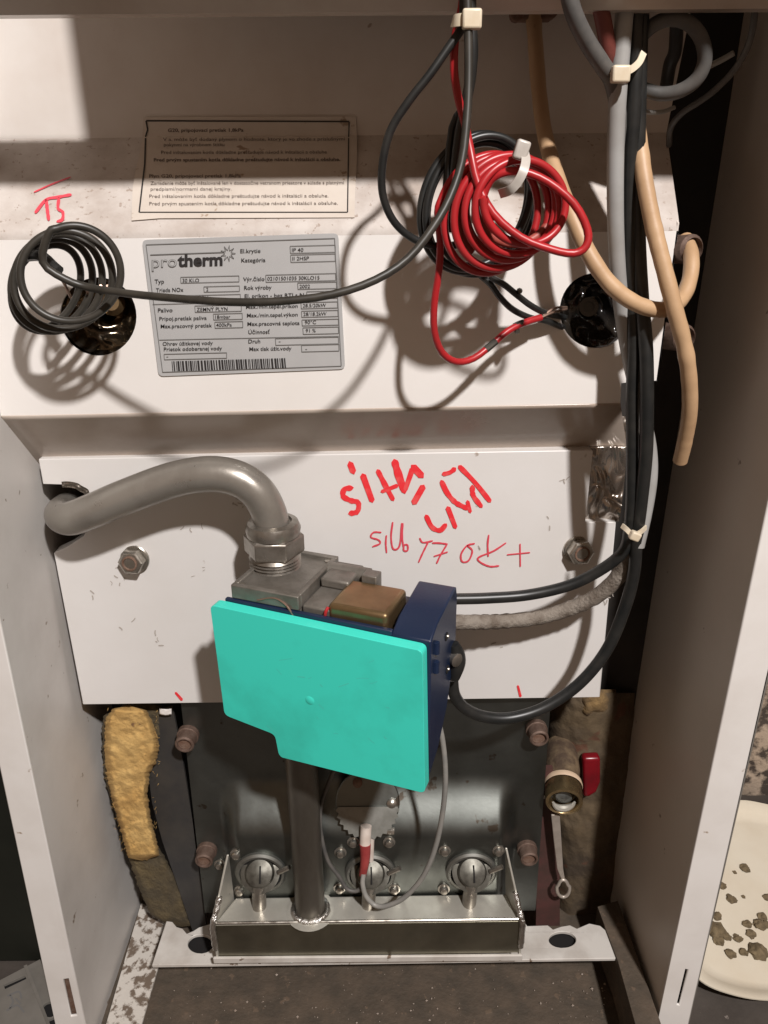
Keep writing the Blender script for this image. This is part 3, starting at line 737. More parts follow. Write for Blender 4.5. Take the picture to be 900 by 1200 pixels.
# manifold box
YM = .486; ztop = P(430, 1081, YM).z; zbot = P(430, 1120, YM).z
tl_, tr_ = P(249, 1086, YM), P(611, 1079, YM)
def man(x, y, z): return Vector((x, y, z))
mb = MB()
fx = (P(251, 1084, YM).x, P(611, 1079, YM).x); bxx = (-.136, .107)
mb.hexa([man(fx[0], YM, zbot), man(fx[1], YM, zbot + .003), man(fx[1], YM, ztop + .002), man(fx[0], YM, ztop)],
        [man(bxx[0], .513, zbot), man(bxx[1], .513, zbot), man(bxx[1], .513, ztop + .002), man(bxx[0], .513, ztop)])
man_o = mb.build('manifold_box', M['tray'], burner, bevel=.0018, segs=3)
mb = MB(); mb.plate([man(fx[0] + .001, YM - .0004, zbot), man(fx[1] - .001, YM - .0004, zbot + .003), man(fx[1] - .001, YM - .0004, ztop - .0002), man(fx[0] + .001, YM - .0004, ztop - .0022)], [], Vector((0, .0008, 0)))
mb.build('front_plate', M['tray_front'], man_o, smooth=False)
mb = MB()   # bright folded front edge
mb.tube([man(fx[0] + .002, YM + .0004, ztop + .0002), man(fx[1] - .002, YM + .0004, ztop + .0022)], .0013, 10); mb.build('folded_edge', M['bolt'], man_o)
mb = MB(); mb.box((fx[0] - .004, YM - .003, zbot - .0045), (fx[1] + .003, YM - .0005, zbot + .002)); mb.build('bottom_lip', M['rail_white'], man_o, bevel=.0006)
# end cheeks that climb to the sheet
for sgn, X, xb, (px, py) in ((-1, fx[0], bxx[0] - .001, (268, 1002)), (1, fx[1], bxx[1] + .001, (592, 994))):
    a = man(X, YM - .001, zbot); b = man(X, YM - .001, ztop + .001); t = P(px, py, .5125)
    mb = MB(); mb.plate([a, b, t, man(t.x, .5135, t.z), man(xb, .5135, zbot)], [], Vector((sgn * .0018, 0, 0))); ck = mb.build('end_cheek', M['tray'], burner, bevel=.0005)
    mb = MB(); mb.tube(catmull([b + Vector((sgn * .001, -.0005, -.03)), b + Vector((sgn * .001, -.0008, -.012)), b + Vector((sgn * .0005, -.0008, 0)), lerp(b, t, .2) + Vector((0, -.0006, .0004)), lerp(b, t, .4)], 6), .0026, 10, taper=lambda q_: 1 + .35 * noise.noise((q_ * 30, sgn, 0)))
    mb.build('weld_bead', M['weld'], ck)
# riser pipe
rb_, rt_ = P(364, 1072, .499), None
rz0 = ztop + .001
rx, ry = P(364, 1068, .4985).x, .4985
mb = MB(); mb.lathe((rx, ry, rz0 - .002), (0, 0, 1), [(.0128, 0), (.0128, .20)], 32); mb.build('riser_pipe', M['riser'], burner)
mb = MB()
def weldring(k):
    a = 2 * math.pi * k / 48; rr = .0148 + .0012 * noise.noise((math.cos(a) * 4, math.sin(a) * 4, 0)); return Vector((rx + rr * math.cos(a), ry + rr * .9 * math.sin(a), rz0 + .0004))
mb.tube([weldring(k) for k in range(49)], .0028, 8, taper=lambda t: 1 + .3 * noise.noise((t * 50, 2, 1))); mb.build('weld_bead', M['weld'], burner, angle=180)
mb = MB(); mb.lathe((rx, ry, rz0 - .0006), (0, 0, 1), [(.0215, 0), (.0190, .0006)], 32); mb.build('heat_mark', M['tray'], man_o)

def onsheet(px, py, off=0.0):
    Y = .52
    for _ in range(6):
        p = P(px, py, Y); Y = sheetY(p.x, p.z)
    p = P(px, py, Y - off); return p
# injectors
def injector(px, py, cone):
    c = onsheet(px, py); f = Vector((0, -1, 0))
    mb = MB(); mb.lathe(c, f, [(.0225, -.002), (.0225, .0025), (.0205, .004), (.0185, .004), (.0178, .0005)], 36, (False, False)); rg = mb.build('injector_ring', M['dull_zinc'], burner)
    mb = MB(); mb.lathe(c, f, [(.0205, .0006), (.0185, .0012), (.001, .0010)], 28, (True, True)); mb.build('dark_bore', M['hole'], rg)
    n = c + Vector((0, -.004, .003))
    na = Vector((.02, -.72, .62)).normalized()
    mb = MB(); mb.lathe(n, na, [(.0100, -.006), (.0100, -.002), (.0168, -.0012), (.0172, .0010), (.0128, .0018), (.0126, .0045), (.0112, .0064), (.005, .0080), (.0003, .0083)], 30); nz = mb.build('injector_nozzle', M['nozzle'], rg, angle=25)
    mb = MB(); mb.box((-.0006, -.008, 0), (.0006, .006, .0012), Matrix.Translation(n + na * .0078 + Vector((.001, 0, 0))) @ na.to_track_quat('Z', 'Y').to_matrix().to_4x4()); mb.build('nozzle_slot', M['hole'], rg, smooth=False)
    mb = MB(); mb.tube([n + Vector((-.001, -.006, -.006)), Vector((n.x - .002, .503, ztop - .001))], .0062, 14); mb.build('feed_tube', M['nut'], rg)
    mb = MB(); mb.tube([c + Vector((.016, -.005, .004)), c + Vector((.026, -.007, .012))], .0022, 8); mb.build('air_tab', M['bolt'], rg)
for px, py in ((306, 1021), (434, 1022), (552, 1020)): injector(px, py, 1)
def screw(px, py, r_, m=M['bolt'], parent=burner):
    c = onsheet(px, py); mb = MB(); ax = Vector((0, -1, .1))
    mb.lathe(c, ax, [(r_ * 1.35, -.001), (r_ * 1.35, .0012), (r_, .0014), (r_, .0032), (r_ * .75, .0048), (r_ * .25, .0055)], 14); mb.build('screw', m, parent)
for px, py in ((277, 1000), (281, 1043), (399, 998), (398, 1040), (462, 1041), (456, 986), (521, 996), (584, 996), (520, 1041), (414, 986), (258, 1012)): screw(px, py, .0040)
# rusty bolts through the sheet
for px, py in ((221, 860), (243, 995), (617, 993), (628, 853)):
    c = onsheet(px, py); mb = MB(); ax = Vector((-.02 if px < 400 else .02, -1, .0))
    mb.lathe(c, ax, [(.0092, -.001), (.0092, .004), (.0085, .0045)], 24); b_ = mb.build('rusty_bolt', M['rust_pale'], burner)
    mb = MB(); mb.lathe(c, ax, [(.0082, .0045), (.0080, .014), (.0068, .0150), (.0060, .0150), (.0056, .0125)], 24); mb.build('bolt_end', M['rust_pale'], b_)
    mb = MB(); mb.lathe(c, ax, [(.0055, .0126), (.003, .0130)], 16); mb.build('bolt_core', M['rust'], b_)
# inspection disc with serrated lower flap
c = onsheet(431, 938, .0); rad = .0275
mb = MB(); n_ = Vector((0, -.86, .50)).normalized(); c = c + n_ * .006
mb.lathe(c, n_, [(rad, -.003), (rad, .0015), (rad - .0008, .0022)], 40); disc = mb.build('inspection_disc', M['steel'], burner, angle=30)
e1 = Vector((1, 0, 0)); e2 = n_.cross(e1)
if e2.z < 0: e2 = -e2
pts = []
N_ = 30
for k in range(N_ + 1):
    a = math.pi + math.pi * k / N_; q_ = rad * (1.02 if k % 2 else .94) * .98
    pts.append(c + n_ * .0026 + e1 * q_ * math.cos(a) + e2 * (q_ * math.sin(a) - .003))
mb = MB(); mb.plate(pts, [], n_ * .0014); mb.build('serrated_flap', M['dull_zinc'], disc)
for px, py, m in ((459, 941, M['bolt']), (419, 917, M['rust'])):
    q_ = PP(px, py, c + n_ * .002, n_); mb = MB(); mb.lathe(q_, n_, [(.0042, 0), (.0042, .002), (.002, .0035)], 14); mb.build('disc_screw', m, disc)
# electrode bracket
q_ = onsheet(452, 975); mb = MB(); mb.tube([onsheet(432, 972, .004), onsheet(462, 974, .004)], .0030, 8); mb.build('electrode_bracket', M['bolt'], burner)

# ignition electrode and leads
ig = thing('ignition_electrode', P(428, 1010, .50), 'pale ceramic ignition electrode with a dark red rubber boot', 'electrode')
mb = MB(); mb.tube(path([(429, 968, .507), (428, 985, .503), (428, 992, .501)], 4), .0048, 14); mb.build('ceramic_rod', M['ceramic'], ig)
mb = MB(); mb.tube(path([(435, 982, .508), (434, 1008, .506)], 4), .0028, 10); mb.build('ceramic_rod', M['ceramic'], ig)
mb = MB(); mb.tube(path([(428, 989, .501), (428, 1003, .499), (427, 1014, .498), (425, 1025, .498)], 6), .0046, 14, taper=lambda t: 1.05 - .35 * t); mb.build('rubber_boot', M['boot'], ig)
cable('ignition_lead', [(426, 1022, .498), (425, 1036, .496), (420, 1043, .495), (412, 1044, .495), (405, 1040, .496), (398, 1028, .498), (384, 1008, .50), (376, 975, .503), (376, 945, .507), (384, 920, .505), (395, 892, .50), (402, 870, .49)], .0018, M['dark_grey_cable'],
      'thin dark lead looping from the red boot up behind the teal cover', 'wire', seg=8)
cable('grey_lead', [(512, 838, .47), (519, 870, .47), (522, 910, .47), (519, 950, .472), (511, 990, .474), (497, 1025, .476), (476, 1050, .479), (455, 1061, .482), (440, 1061, .485), (429, 1050, .488), (425, 1036, .492), (426, 1024, .496)], .0021, M['lead'],
      'pale grey wire hanging in a long curve from the valve over the manifold', 'wire', seg=10)

# ================================================================== LEFT INSULATION, DARK STRIP
ins = thing('insulation', P(170, 1075, .585), 'torn yellow mineral wool strip, scorched brown at the bottom', 'insulation')
def woolpatch(outline, Y, bulge, seed, name, m, res=44):
    xs_ = [p[0] for p in outline]; ys_ = [p[1] for p in outline]; x0, x1, y0, y1 = min(xs_), max(xs_), min(ys_), max(ys_)
    def inside(x, y):
        c_ = False; j = len(outline) - 1
        for i in range(len(outline)):
            (xi, yi), (xj, yj) = outline[i], outline[j]
            if (yi > y) != (yj > y) and x < (xj - xi) * (y - yi) / (yj - yi) + xi: c_ = not c_
            j = i
        return c_
    def span(y):
        ins_ = [x for x in [x0 + (x1 - x0) * k / 160 for k in range(161)] if inside(x, y)]
        return (min(ins_), max(ins_)) if ins_ else ((x0 + x1) / 2,) * 2
    rows = int(res * (y1 - y0) / 60); mb = MB()
    sp_ = [span(min(max(y0 + (y1 - y0) * j / rows, y0 + .5), y1 - .5)) for j in range(rows + 1)]
    def fn(u, v):
        j = min(int(round(v * rows)), rows); a, b = sp_[j]; y = y0 + (y1 - y0) * v
        wob = (1.4 + 1.8 * abs(u - .5)) * noise.noise((v * 46 + seed, u * 3, 1)) + 1.0 * noise.noise((v * 130 + seed, u * 2, 7)); x = a + (b - a) * u + wob
        e = min(u, 1 - u) * 2; ee = min(v, 1 - v) * 2
        prof_ = min(1, e * 4) ** .5 * min(1, ee * 14) ** .5
        n = noise.fractal(Vector((x * .09, y * .09, seed)), .9, 2.1, 5)
        return P(x, y + wob * .5, Y - bulge * prof_ * (1 + .07 * n) - .0008 * n + .0006 * noise.noise((x * .9, y * .9, seed)))
    mb.grid(fn, 34, rows); return mb.build(name, m, ins, angle=180)
woolpatch([(123, 842), (133, 830), (152, 827), (172, 832), (180, 848), (187, 872), (184, 892), (176, 905), (173, 930), (177, 960), (184, 985), (187, 1003), (170, 1008), (150, 1006), (143, 980), (135, 950), (125, 912), (122, 880)], .544, .014, 1.3, 'yellow_wool', M['wool'])
woolpatch([(120, 840), (150, 823), (190, 826), (196, 850), (180, 890), (172, 930), (182, 985), (208, 1030), (226, 1085), (200, 1086), (176, 1072), (164, 1045), (150, 1005), (138, 965), (122, 912), (119, 870)], .556, .008, 4.1, 'scorched_wool', M['scorched'])
fb = MB(); rnd = random.Random(21)
for i in range(70):
    t = rnd.random(); y = 832 + 170 * t; side_ = rnd.choice((-1, 1)); x = (124 + 24 * max(0, t - .45) * 1.6 if side_ < 0 else 183) + rnd.gauss(0, 1.2)
    a = rnd.uniform(0, 6.28); l = rnd.uniform(2, 4.5); Y = .536 + rnd.uniform(-.002, .004)
    fb.tube([P(x, y, Y), P(x + l * .5 * math.cos(a), y + l * .5 * math.sin(a) + rnd.gauss(0, 1), Y - .002), P(x + l * math.cos(a), y + l * math.sin(a), Y - .001)], .00016, 3, cap=False)
o = fb.build('loose_fibres', M['wool'], ins); o['kind'] = 'stuff'
mb = MB()
st = [(170, 835), (202, 828), (213, 885), (226, 965), (240, 1070), (242, 1090), (226, 1092), (212, 1050), (190, 985), (178, 940), (172, 890)]
mb.plate([P(x, y, .549) for x, y in st], [], Vector((0, .003, 0)))
tag(mb.build('dark_sheet_strip', M['dark_strip'], smooth=False), 'dark grey metal strip between the yellow wool and the burner sheet', 'metal strip')
mb = MB(); mb.grid(lambda u, v: P(187 + 14 * u, 830 + 7 * v + 1 * math.sin(u * 3), .544 + .001 * noise.noise((u * 5, v * 5, 0))), 8, 5)
tag(mb.build('paint_flake', M['white'], solid=.0006), 'small white paint flake caught above the dark metal strip', 'flake')

# ================================================================== RUST STAINED BLOCK AND DRAIN VALVE
blk = MB()
def blk_pt(u, v):
    x = lerp(640, 744, u) ; y = lerp(812, 1082, v); x += (8 * v) * (1 - u) - 10 * u * v
    n = noise.fractal(Vector((u * 3, v * 7, 2)), .8, 2.1, 5)
    return P(x, y, .592 - .004 * n - .012 * math.sin(min(1, u * 1.2) * 3.1) + (.012 * (abs(u - .5) * 2) ** 6))
blk.grid(blk_pt, 40, 90)
tag(blk.build('rusty_insulation', M['rusty_block'], angle=180), 'rust brown stained insulation behind the drain tap', 'insulation')
blk = MB()
def tuft(u, v):
    x = lerp(668, 722, u); y = lerp(808, 846, v) + v * 9 * noise.noise((u * 4.1, 0, 4)); n = noise.fractal(Vector((u * 4, v * 4, 7)), .8, 2, 4)
    return P(x, y, .600 - .026 * max(0, math.sin(u * 3.14)) ** .6 * max(0, math.sin(.5 + v * 2.64)) ** .6 - .004 * n)
blk.grid(tuft, 24, 16)
tag(blk.build('yellow_tuft', M['tuft'], angle=180), 'tuft of yellow wool under the lower cover corner above the drain tap', 'insulation')
mb = MB(); mb.plate([P(x, y, .548) for x, y in ((632, 900), (648, 900), (656, 960), (656, 1085), (628, 1085), (630, 960))], [], Vector((0, .004, 0)))
tag(mb.build('rusty_strip', mat('maroon_primer', (.085, .032, .028), (.05, .026, .02), rough=.7, scale=50), smooth=False), 'narrow rusty strip between burner sheet and drain tap', 'metal strip')

dv = thing('drain_tap', P(660, 950, .54), 'brass drain tap with hanging pale lever and red handle', 'tap')
ax = (P(661, 946, .525) - P(657, 893, .575)).normalized(); c0 = P(657, 885, .580)
Ln = (P(661, 941, .527) - c0).length
mb = MB(); mb.lathe(c0, ax, [(.013, -.012), (.0155, 0), (.016, Ln * .35), (.0145, Ln * .5), (.0160, Ln * .62)], 28); mb.build('tap_body', M['corroded'], dv)
mb = MB(); mb.lathe(c0, ax, [(.0166, Ln * .60), (.0172, Ln * .66), (.0166, Ln * .70)], 28, (False, False)); mb.build('strap_ring', M['strap'], dv)
mb = MB(); mb.lathe(c0, ax, [(.0158, Ln * .70), (.0162, Ln * .86), (.0158, Ln * .99), (.0135, Ln), (.0125, Ln * .97), (.0120, Ln * .80)], 32, (False, False)); col = mb.build('brass_collar', M['brass_bright'], dv)
mb = MB(); mb.lathe(c0, ax, [(.0119, Ln * .82), (.009, Ln * .84), (.007, Ln * .90), (.0005, Ln * .93)], 24); mb.build('outlet_core', M['lens'], col)
mb = MB()
a0 = c0 + ax * (Ln * .965); u_ = Vector((1, 0, 0)); v_ = ax.cross(u_).normalized()
if v_.z > 0: v_ = -v_
mb.tube([a0 + u_ * .0095 * math.cos(a) + v_ * .0095 * math.sin(a) for a in [R(10 + 160 * k / 16) for k in range(17)]], .0026, 8, taper=lambda t: .4 + .8 * math.sin(t * 3.14)); mb.build('white_seal', M['tray'], col)
# lever with an eye at its end
lv = [P(x, y, .535) for x, y in ((646, 955), (656, 955), (658, 985), (660, 1018), (662, 1030), (658, 1031), (653, 1018), (649, 985))]
mb = MB(); mb.plate(lv, [], Vector((0, .0022, 0))); le = mb.build('lever', M['lever'], dv, bevel=.0005)
mb = MB(); co = [P(660 + 7.5 * math.cos(a) * (1 if math.sin(a) > -.3 else .8), 1041 + 10 * math.sin(a), .5352) for a in [2 * math.pi * k / 28 for k in range(29)]]
mb.tube(co, .0016, 8); mb.build('lever_eye', M['lever'], le, angle=60)
mb = MB(); hp = [P(x, y, .570) for x, y in ((683, 889), (704, 888), (704, 918), (699, 930), (691, 935), (684, 936))]
mb.plate(hp, [], Vector((0, .010, 0))); mb.build('red_handle', M['handle_red'], dv, bevel=.0035, segs=4)
mb = MB(); mb.lathe(P(637, 931, .545), (0, -1, .2), [(.002, 0), (.002, .004), (.001, .005)], 10); mb.build('grease_nipple', M['bolt'], dv)

# ================================================================== CABLES
def coil(rings, t0, t1, scale, org, per=28):
    """continuous winding through a list of rings (cx, cy, rx, ry, Y); t in turns"""
    n = int((t1 - t0) * per); out = []
    for k in range(n + 1):
        t = t0 + (t1 - t0) * k / n; f = (t - t0) / (t1 - t0) * (len(rings) - 1); i = min(int(f), len(rings) - 2); g_ = f - i
        a, b = rings[i], rings[i + 1]; e = [a[j] + (b[j] - a[j]) * g_ for j in range(len(a))]
        th = 2 * math.pi * t; tilt = R(e[5]) if len(e) > 5 else 0
        x_, y_ = e[2] * math.cos(th), -e[3] * math.sin(th)
        x = e[0] + x_ * math.cos(tilt) - y_ * math.sin(tilt); y = e[1] + x_ * math.sin(tilt) + y_ * math.cos(tilt)
        out.append((org[0] + x / scale, org[1] + y / scale, e[4] + .006 * math.sin(th + 1) + (.0010 * noise.noise((t * 2.3, 1, 4)))))
    return out
# capillary coil: winding, then the long cable to the cable tie
cp = coil([(280, 468, 185, 268, .470, 25), (318, 450, 240, 292, .465, 25), (355, 432, 278, 304, .458, 25), (408, 408, 305, 298, .449, 25), (478, 350, 290, 274, .437, 25)], -.15, 4.42, 5.294, (0, 250))
pts = cp + [(50, 307, .435), (76, 327, .436), (105, 337, .438), (150, 344, .427), (210, 350, .414), (270, 354, .404), (330, 353, .399), (390, 345, .399), (440, 328, .402), (478, 303, .407), (507, 267, .412), (527, 232, .417), (541, 190, .422), (547, 140, .426), (549, 95, .429), (549, 50, .431), (548, 15, .432), (547, -30, .433)]
q = [P(*p) for p in pts]
cpt = thing('capillary_cable', P(82, 392, .46), 'dark capillary cable coiled before the well, running across the silver label', 'cable')
mb = MB(); mb.tube(catmull(q, 3), .0021, 10); mb.build('coiled_cable', M['coil_cable'], cpt, angle=60)
mb = MB(); mb.tube(path([(30, 300, .462), (48, 300, .455), (62, 312, .448), (69, 318, .446)], 5), .0032, 10); mb.build('cable_sleeve', M['cable'], cpt)
for pl_ in ([(62, 318, .462), (74, 330, .468), (84, 350, .485), (96, 362, .512)], [(102, 335, .462), (103, 352, .478), (100, 364, .512)], [(118, 335, .458), (119, 350, .478), (112, 366, .512)], [(126, 335, .456), (125, 355, .475), (118, 368, .512)]):
    mb = MB(); mb.tube(path(pl_, 5), .0009, 6); mb.build('capillary_tail', M['copper'], cpt)

# red wire coil
Z3 = (430, 140); s3 = 3.333
top = [(546, -30, .441), (541, 10, .441), (534, 40, .442), (532, 80, .443), (537, 115, .442), (545, 145, .437), (552, 180, .430), (560, 215, .426), (578, 250, .422), (610, 278, .420), (645, 292, .419), (672, 297, .419), (687, 288, .419), (688, 268, .420), (672, 238, .421), (642, 213, .423), (612, 201, .424), (588, 203, .425), (573, 214, .427), (566, 236, .428), (574, 258, .428)]
rings = [(618, 325, 165, 150, .427, 22), (598, 335, 172, 185, .429, 28), (560, 352, 172, 190, .433, 18), (538, 355, 190, 226, .436, 26), (495, 368, 188, 232, .440, 16), (462, 380, 186, 246, .445, 15)]
mid = [(x + 2.2 * noise.noise((k * .045, 1, 1)), y + 2.2 * noise.noise((k * .045, 5, 1)), Y + .002 * noise.noise((k * .03, 9, 1))) for k, (x, y, Y) in enumerate(coil(rings, .55, 5.52, s3, Z3))]
end = [(516, 285, .446), (514, 320, .448), (509, 355, .450), (509, 388, .452), (518, 413, .455), (535, 424, .460), (555, 420, .465), (575, 405, .470), (595, 388, .475), (615, 378, .480), (634, 372, .485)]
rw_ = thing('red_wire', P(540, 420, .45), 'red wire wound in a loose coil in front of the upper cover', 'wire')
mb = MB(); mb.tube(catmull([P(*p) for p in top + mid + end], 3), .0021, 10); mb.build('coiled_wire', M['red'], rw_, angle=60)
for pl_ in ([(634, 372, .485), (648, 366, .49), (664, 362, .503)], [(636, 370, .487), (650, 361, .492), (664, 360, .503)]):
    mb = MB(); mb.tube(path(pl_, 4), .0008, 6); mb.build('bared_end', M['copper'], rw_)
mb = MB(); mb.tube(path([(569, 410, .4685), (575, 405, .470), (581, 400, .4715)], 3), .00225, 10); mb.build('dark_band', M['dark_metal'], rw_)
mb = MB(); mb.tube(path([(603, 383, .4775), (609, 380, .4787), (614, 378.5, .48)], 3), .00225, 10); mb.build('dark_band', M['dark_metal'], rw_)

# dusty red winding tucked inside
rings = [(590, 300, 150, 150, .437, 20), (560, 330, 165, 190, .440, 20), (530, 350, 175, 210, .444, 20)]
mb = MB(); mb.tube(catmull([P(*p) for p in coil(rings, .1, 2.7, s3, Z3)], 3), .0021, 10)
tag(mb.build('dusty_red_wire', M['red_dusty'], angle=60), 'faded dusty red winding tucked inside the red coil', 'wire')

# black wire coil behind the red one
rings = [(470, 330, 150, 250, .455, 20), (440, 320, 190, 265, .456, 20), (415, 325, 200, 275, .459, 20), (430, 345, 205, 260, .462, 20), (470, 380, 180, 235, .465, 20)]
mid = coil(rings, .3, 4.3, s3, Z3)
bw = thing('black_wire', P(560, 330, .465), 'black twin wire coil hanging behind the red coil', 'wire')
mb = MB(); mb.tube(catmull([P(*p) for p in [(548, -30, .445), (549, 30, .445), (551, 80, .446), (547, 120, .449), (530, 150, .452)] + mid[6:]], 3), .0021, 10); mb.build('coiled_wire', M['cable'], bw, angle=60)
for pl_ in ([(560, 320, .465), (575, 333, .467), (585, 347, .472), (600, 362, .478), (620, 372, .485), (640, 376, .490), (660, 384, .502)],
            [(575, 325, .464), (590, 333, .467), (605, 345, .474), (622, 358, .482), (640, 367, .490), (662, 372, .503)]):
    mb = MB(); mb.tube(path(pl_, 5), .0019, 8); mb.build('lead', M['cable'], bw)
for px, py, Y in ((609, 341, .473), (606, 388, .477)):
    mb = MB(); mb.lathe(P(px, py, Y), (0, -1, 0), [(.0008, -.003), (.0016, -.002), (.0018, 0), (.0012, .002)], 8); mb.build('solder_blob', M['dark_metal'], bw)
rings = [(520, 350, 110, 160, .450, 20), (540, 340, 100, 150, .448, 20), (560, 330, 95, 140, .446, 20)]
# black loop from the tie to the coil
cable('looping_black_cable', [(543, -30, .440), (543, 15, .439), (540, 34, .439), (524, 58, .438), (503, 88, .437), (478, 120, .437), (457, 155, .438), (448, 195, .439), (449, 230, .441), (462, 260, .444), (485, 280, .448), (515, 289, .452), (545, 285, .458)], .0021, M['cable'],
      'slim black cable bowing from the upper tie down behind the red coil', 'cable')
cable('black_cable', [(551, -30, .444), (552, 20, .444), (554, 60, .444), (551, 95, .445), (544, 130, .446), (538, 160, .447), (533, 200, .448), (528, 240, .450), (530, 270, .455)], .0027, M['cable'],
      'short thick black cable twisted beside the red wire under the upper tie', 'cable')

# vertical bundle
BG = 'cables tied in the vertical bundle'
cable('grey_cable', [(736, -40, .462), (733, 0, .462), (728, 60, .462), (723, 130, .463), (721, 200, .465), (722, 280, .468), (727, 350, .474), (738, 420, .479), (752, 480, .480), (761, 525, .480), (762, 560, .479), (756, 600, .477), (747, 640, .475)], .0047, M['grey_cable'],
      'thick pale grey cable of the vertical bundle with faint print on its sheath', 'cable', BG)
cable('black_cable', [(748, -40, .466), (745, 40, .466), (743, 120, .467), (738, 200, .470), (738, 280, .472), (740, 340, .473), (743, 400, .472), (741, 460, .471), (741, 530, .471), (740, 590, .473), (737, 625, .476), (731, 645, .478), (710, 664, .481), (670, 685, .483), (620, 697, .484), (570, 701, .482), (528, 702, .480)], .0040, M['cable'],
      'black cable bending from the bundle to the top of the navy housing', 'cable', BG)
cable('black_cable', [(754, -40, .469), (750, 40, .469), (748, 120, .470), (747, 200, .471), (748, 280, .472), (752, 350, .470), (757, 410, .466), (758, 470, .464), (757, 530, .465), (751, 590, .470), (746, 630, .474), (743, 670, .478), (733, 710, .482), (712, 760, .484), (680, 800, .482), (640, 828, .478), (600, 841, .474), (568, 840, .471), (545, 830, .469), (533, 815, .468), (530, 795, .468)], .0043, M['cable'],
      'black cable swinging in a long curve from the bundle to the side plug', 'cable', BG)
cable('dusty_sleeve', [(742, 600, .480), (738, 640, .484), (727, 672, .489), (700, 698, .496), (665, 714, .502), (628, 724, .503), (590, 728, .500), (560, 729, .494), (528, 729, .488)], .0056, M['sleeve'],
      'dust covered grey woven sleeve running below the upper black cable to the valve', 'cable', wob=.12)
cable('dark_cable', [(662, -40, .44), (668, 0, .442), (676, 25, .445), (690, 52, .45), (705, 75, .455), (718, 98, .462), (727, 150, .470), (733, 220, .476)], .0043, M['dark_grey_cable'],
      'thick dark grey cable slanting into the tie from the top rail', 'cable')
cable('maroon_cable', [(696, -40, .455), (702, 0, .457), (708, 30, .459), (713, 60, .462), (720, 95, .470)], .0042, mat('maroon_sheath', (.16, .035, .025), (.1, .03, .025), rough=.5, scale=50),
      'dull maroon cable behind the tied bundle at the top rail', 'cable')
cable('looped_cable', [(742, 60, .478), (752, 42, .475), (768, 28, .470), (788, 22, .466), (808, 28, .464), (822, 46, .464), (826, 70, .466), (817, 92, .469), (798, 106, .473), (776, 110, .478), (755, 105, .482), (735, 98, .485)], .0037, M['dark_grey_cable'],
      'thick dark grey cable bent into an open ring beside the bundle', 'cable', n=10)
cable('thin_dark_wire', [(886, -30, .47), (884, 20, .475), (876, 55, .485), (858, 85, .495), (830, 112, .505), (800, 132, .515), (786, 150, .525), (784, 170, .54)], .0018, M['dark_grey_cable'], 'thin dark wire drooping from the top corner to the cover edge', 'wire')
cable('bare_tipped_wire', [(815, 86, .50), (830, 78, .50), (848, 69, .497), (860, 62, .494)], .0016, M['lead'], 'short thin wire ending in a bright bare tip beside the cable ring', 'wire')
cable('pale_loop_wire', [(742, 125, .49), (758, 131, .492), (776, 131, .497), (790, 126, .502)], .0012, M['lead'], 'thin pale wire end below the cable ring', 'wire')
cable('vertical_dark_wire', [(793, 30, .53), (791, 60, .535), (785, 76, .54), (781, 100, .55)], .004, M['cable'], 'dark cable end showing through the cable ring', 'cable')

# tan hoses
h1 = thing('tan_hose', P(775, 364, .46), 'tan rubber hose hanging from the dark clip and curling behind the other hose', 'hose', 'tan rubber hoses')
mb = MB(); mb.tube(path([(625, 14, .541), (628, 60, .535), (632, 110, .527), (638, 155, .515), (650, 200, .493), (668, 248, .472), (690, 297, .462), (716, 334, .457), (746, 356, .456), (776, 363, .460), (797, 352, .472), (808, 328, .482), (810, 300, .492), (803, 280, .506)], 10), .0046, 16, taper=lambda t: 1 + .07 * noise.noise((t * 30, 0, 0))); mb.build('hose', M['tan'], h1, angle=60)
mb = MB(); k0 = P(625, 17, .541); mb.box((-.011, -.004, -.003), (.011, .008, .0035), Matrix.Translation(k0)); mb.lathe(k0 + Vector((-.010, 0, 0)), (0, -1, 0), [(.004, -.004), (.004, .005)], 12); mb.lathe(k0 + Vector((.010, 0, .001)), (0, -1, 0), [(.0038, -.004), (.0038, .005)], 12)
mb.build('hose_clip', M['rust'], h1, bevel=.0008)
h2 = thing('tan_hose', P(797, 540, .475), 'tan rubber hose crossing over the other and ending free in the dark gap', 'hose', 'tan rubber hoses')
mb = MB(); mb.tube(path([(742, 110, .482), (748, 160, .474), (755, 210, .465), (765, 262, .458), (777, 310, .452), (790, 360, .448), (803, 410, .449), (808, 450, .453), (808, 485, .459), (803, 515, .466), (797, 540, .473)], 10), .0046, 16, taper=lambda t: 1 + .07 * noise.noise((t * 30, 5, 0))); mb.build('hose', M['tan'], h2, angle=60)

mb = MB(); e0 = P(797, 540, .473); mb.lathe(e0 + Vector((-.0002, .0002, -.0002)), (P(797, 540, .473) - P(800, 528, .4695)), [(.0031, -.002), (.0030, .0002), (.0002, .0003)], 14); mb.build('hose_bore', M['hole'], h2)
# pipe stub ends beside the cover edge
for (x, y, lab) in ((800, 292, 'upper dusty round fitting behind the cover edge'), (792, 395, 'lower dusty round fitting behind the cover edge')):
    c = P(x, y, .505); mb = MB(); mb.lathe(c, (.35, -1, .1), [(.0085, -.03), (.0085, .008), (.0065, .010), (.0062, .006)], 20)
    tag(mb.build('pipe_fitting', M['rust_pale']), lab, 'fitting', 'round fittings behind the cover edge')

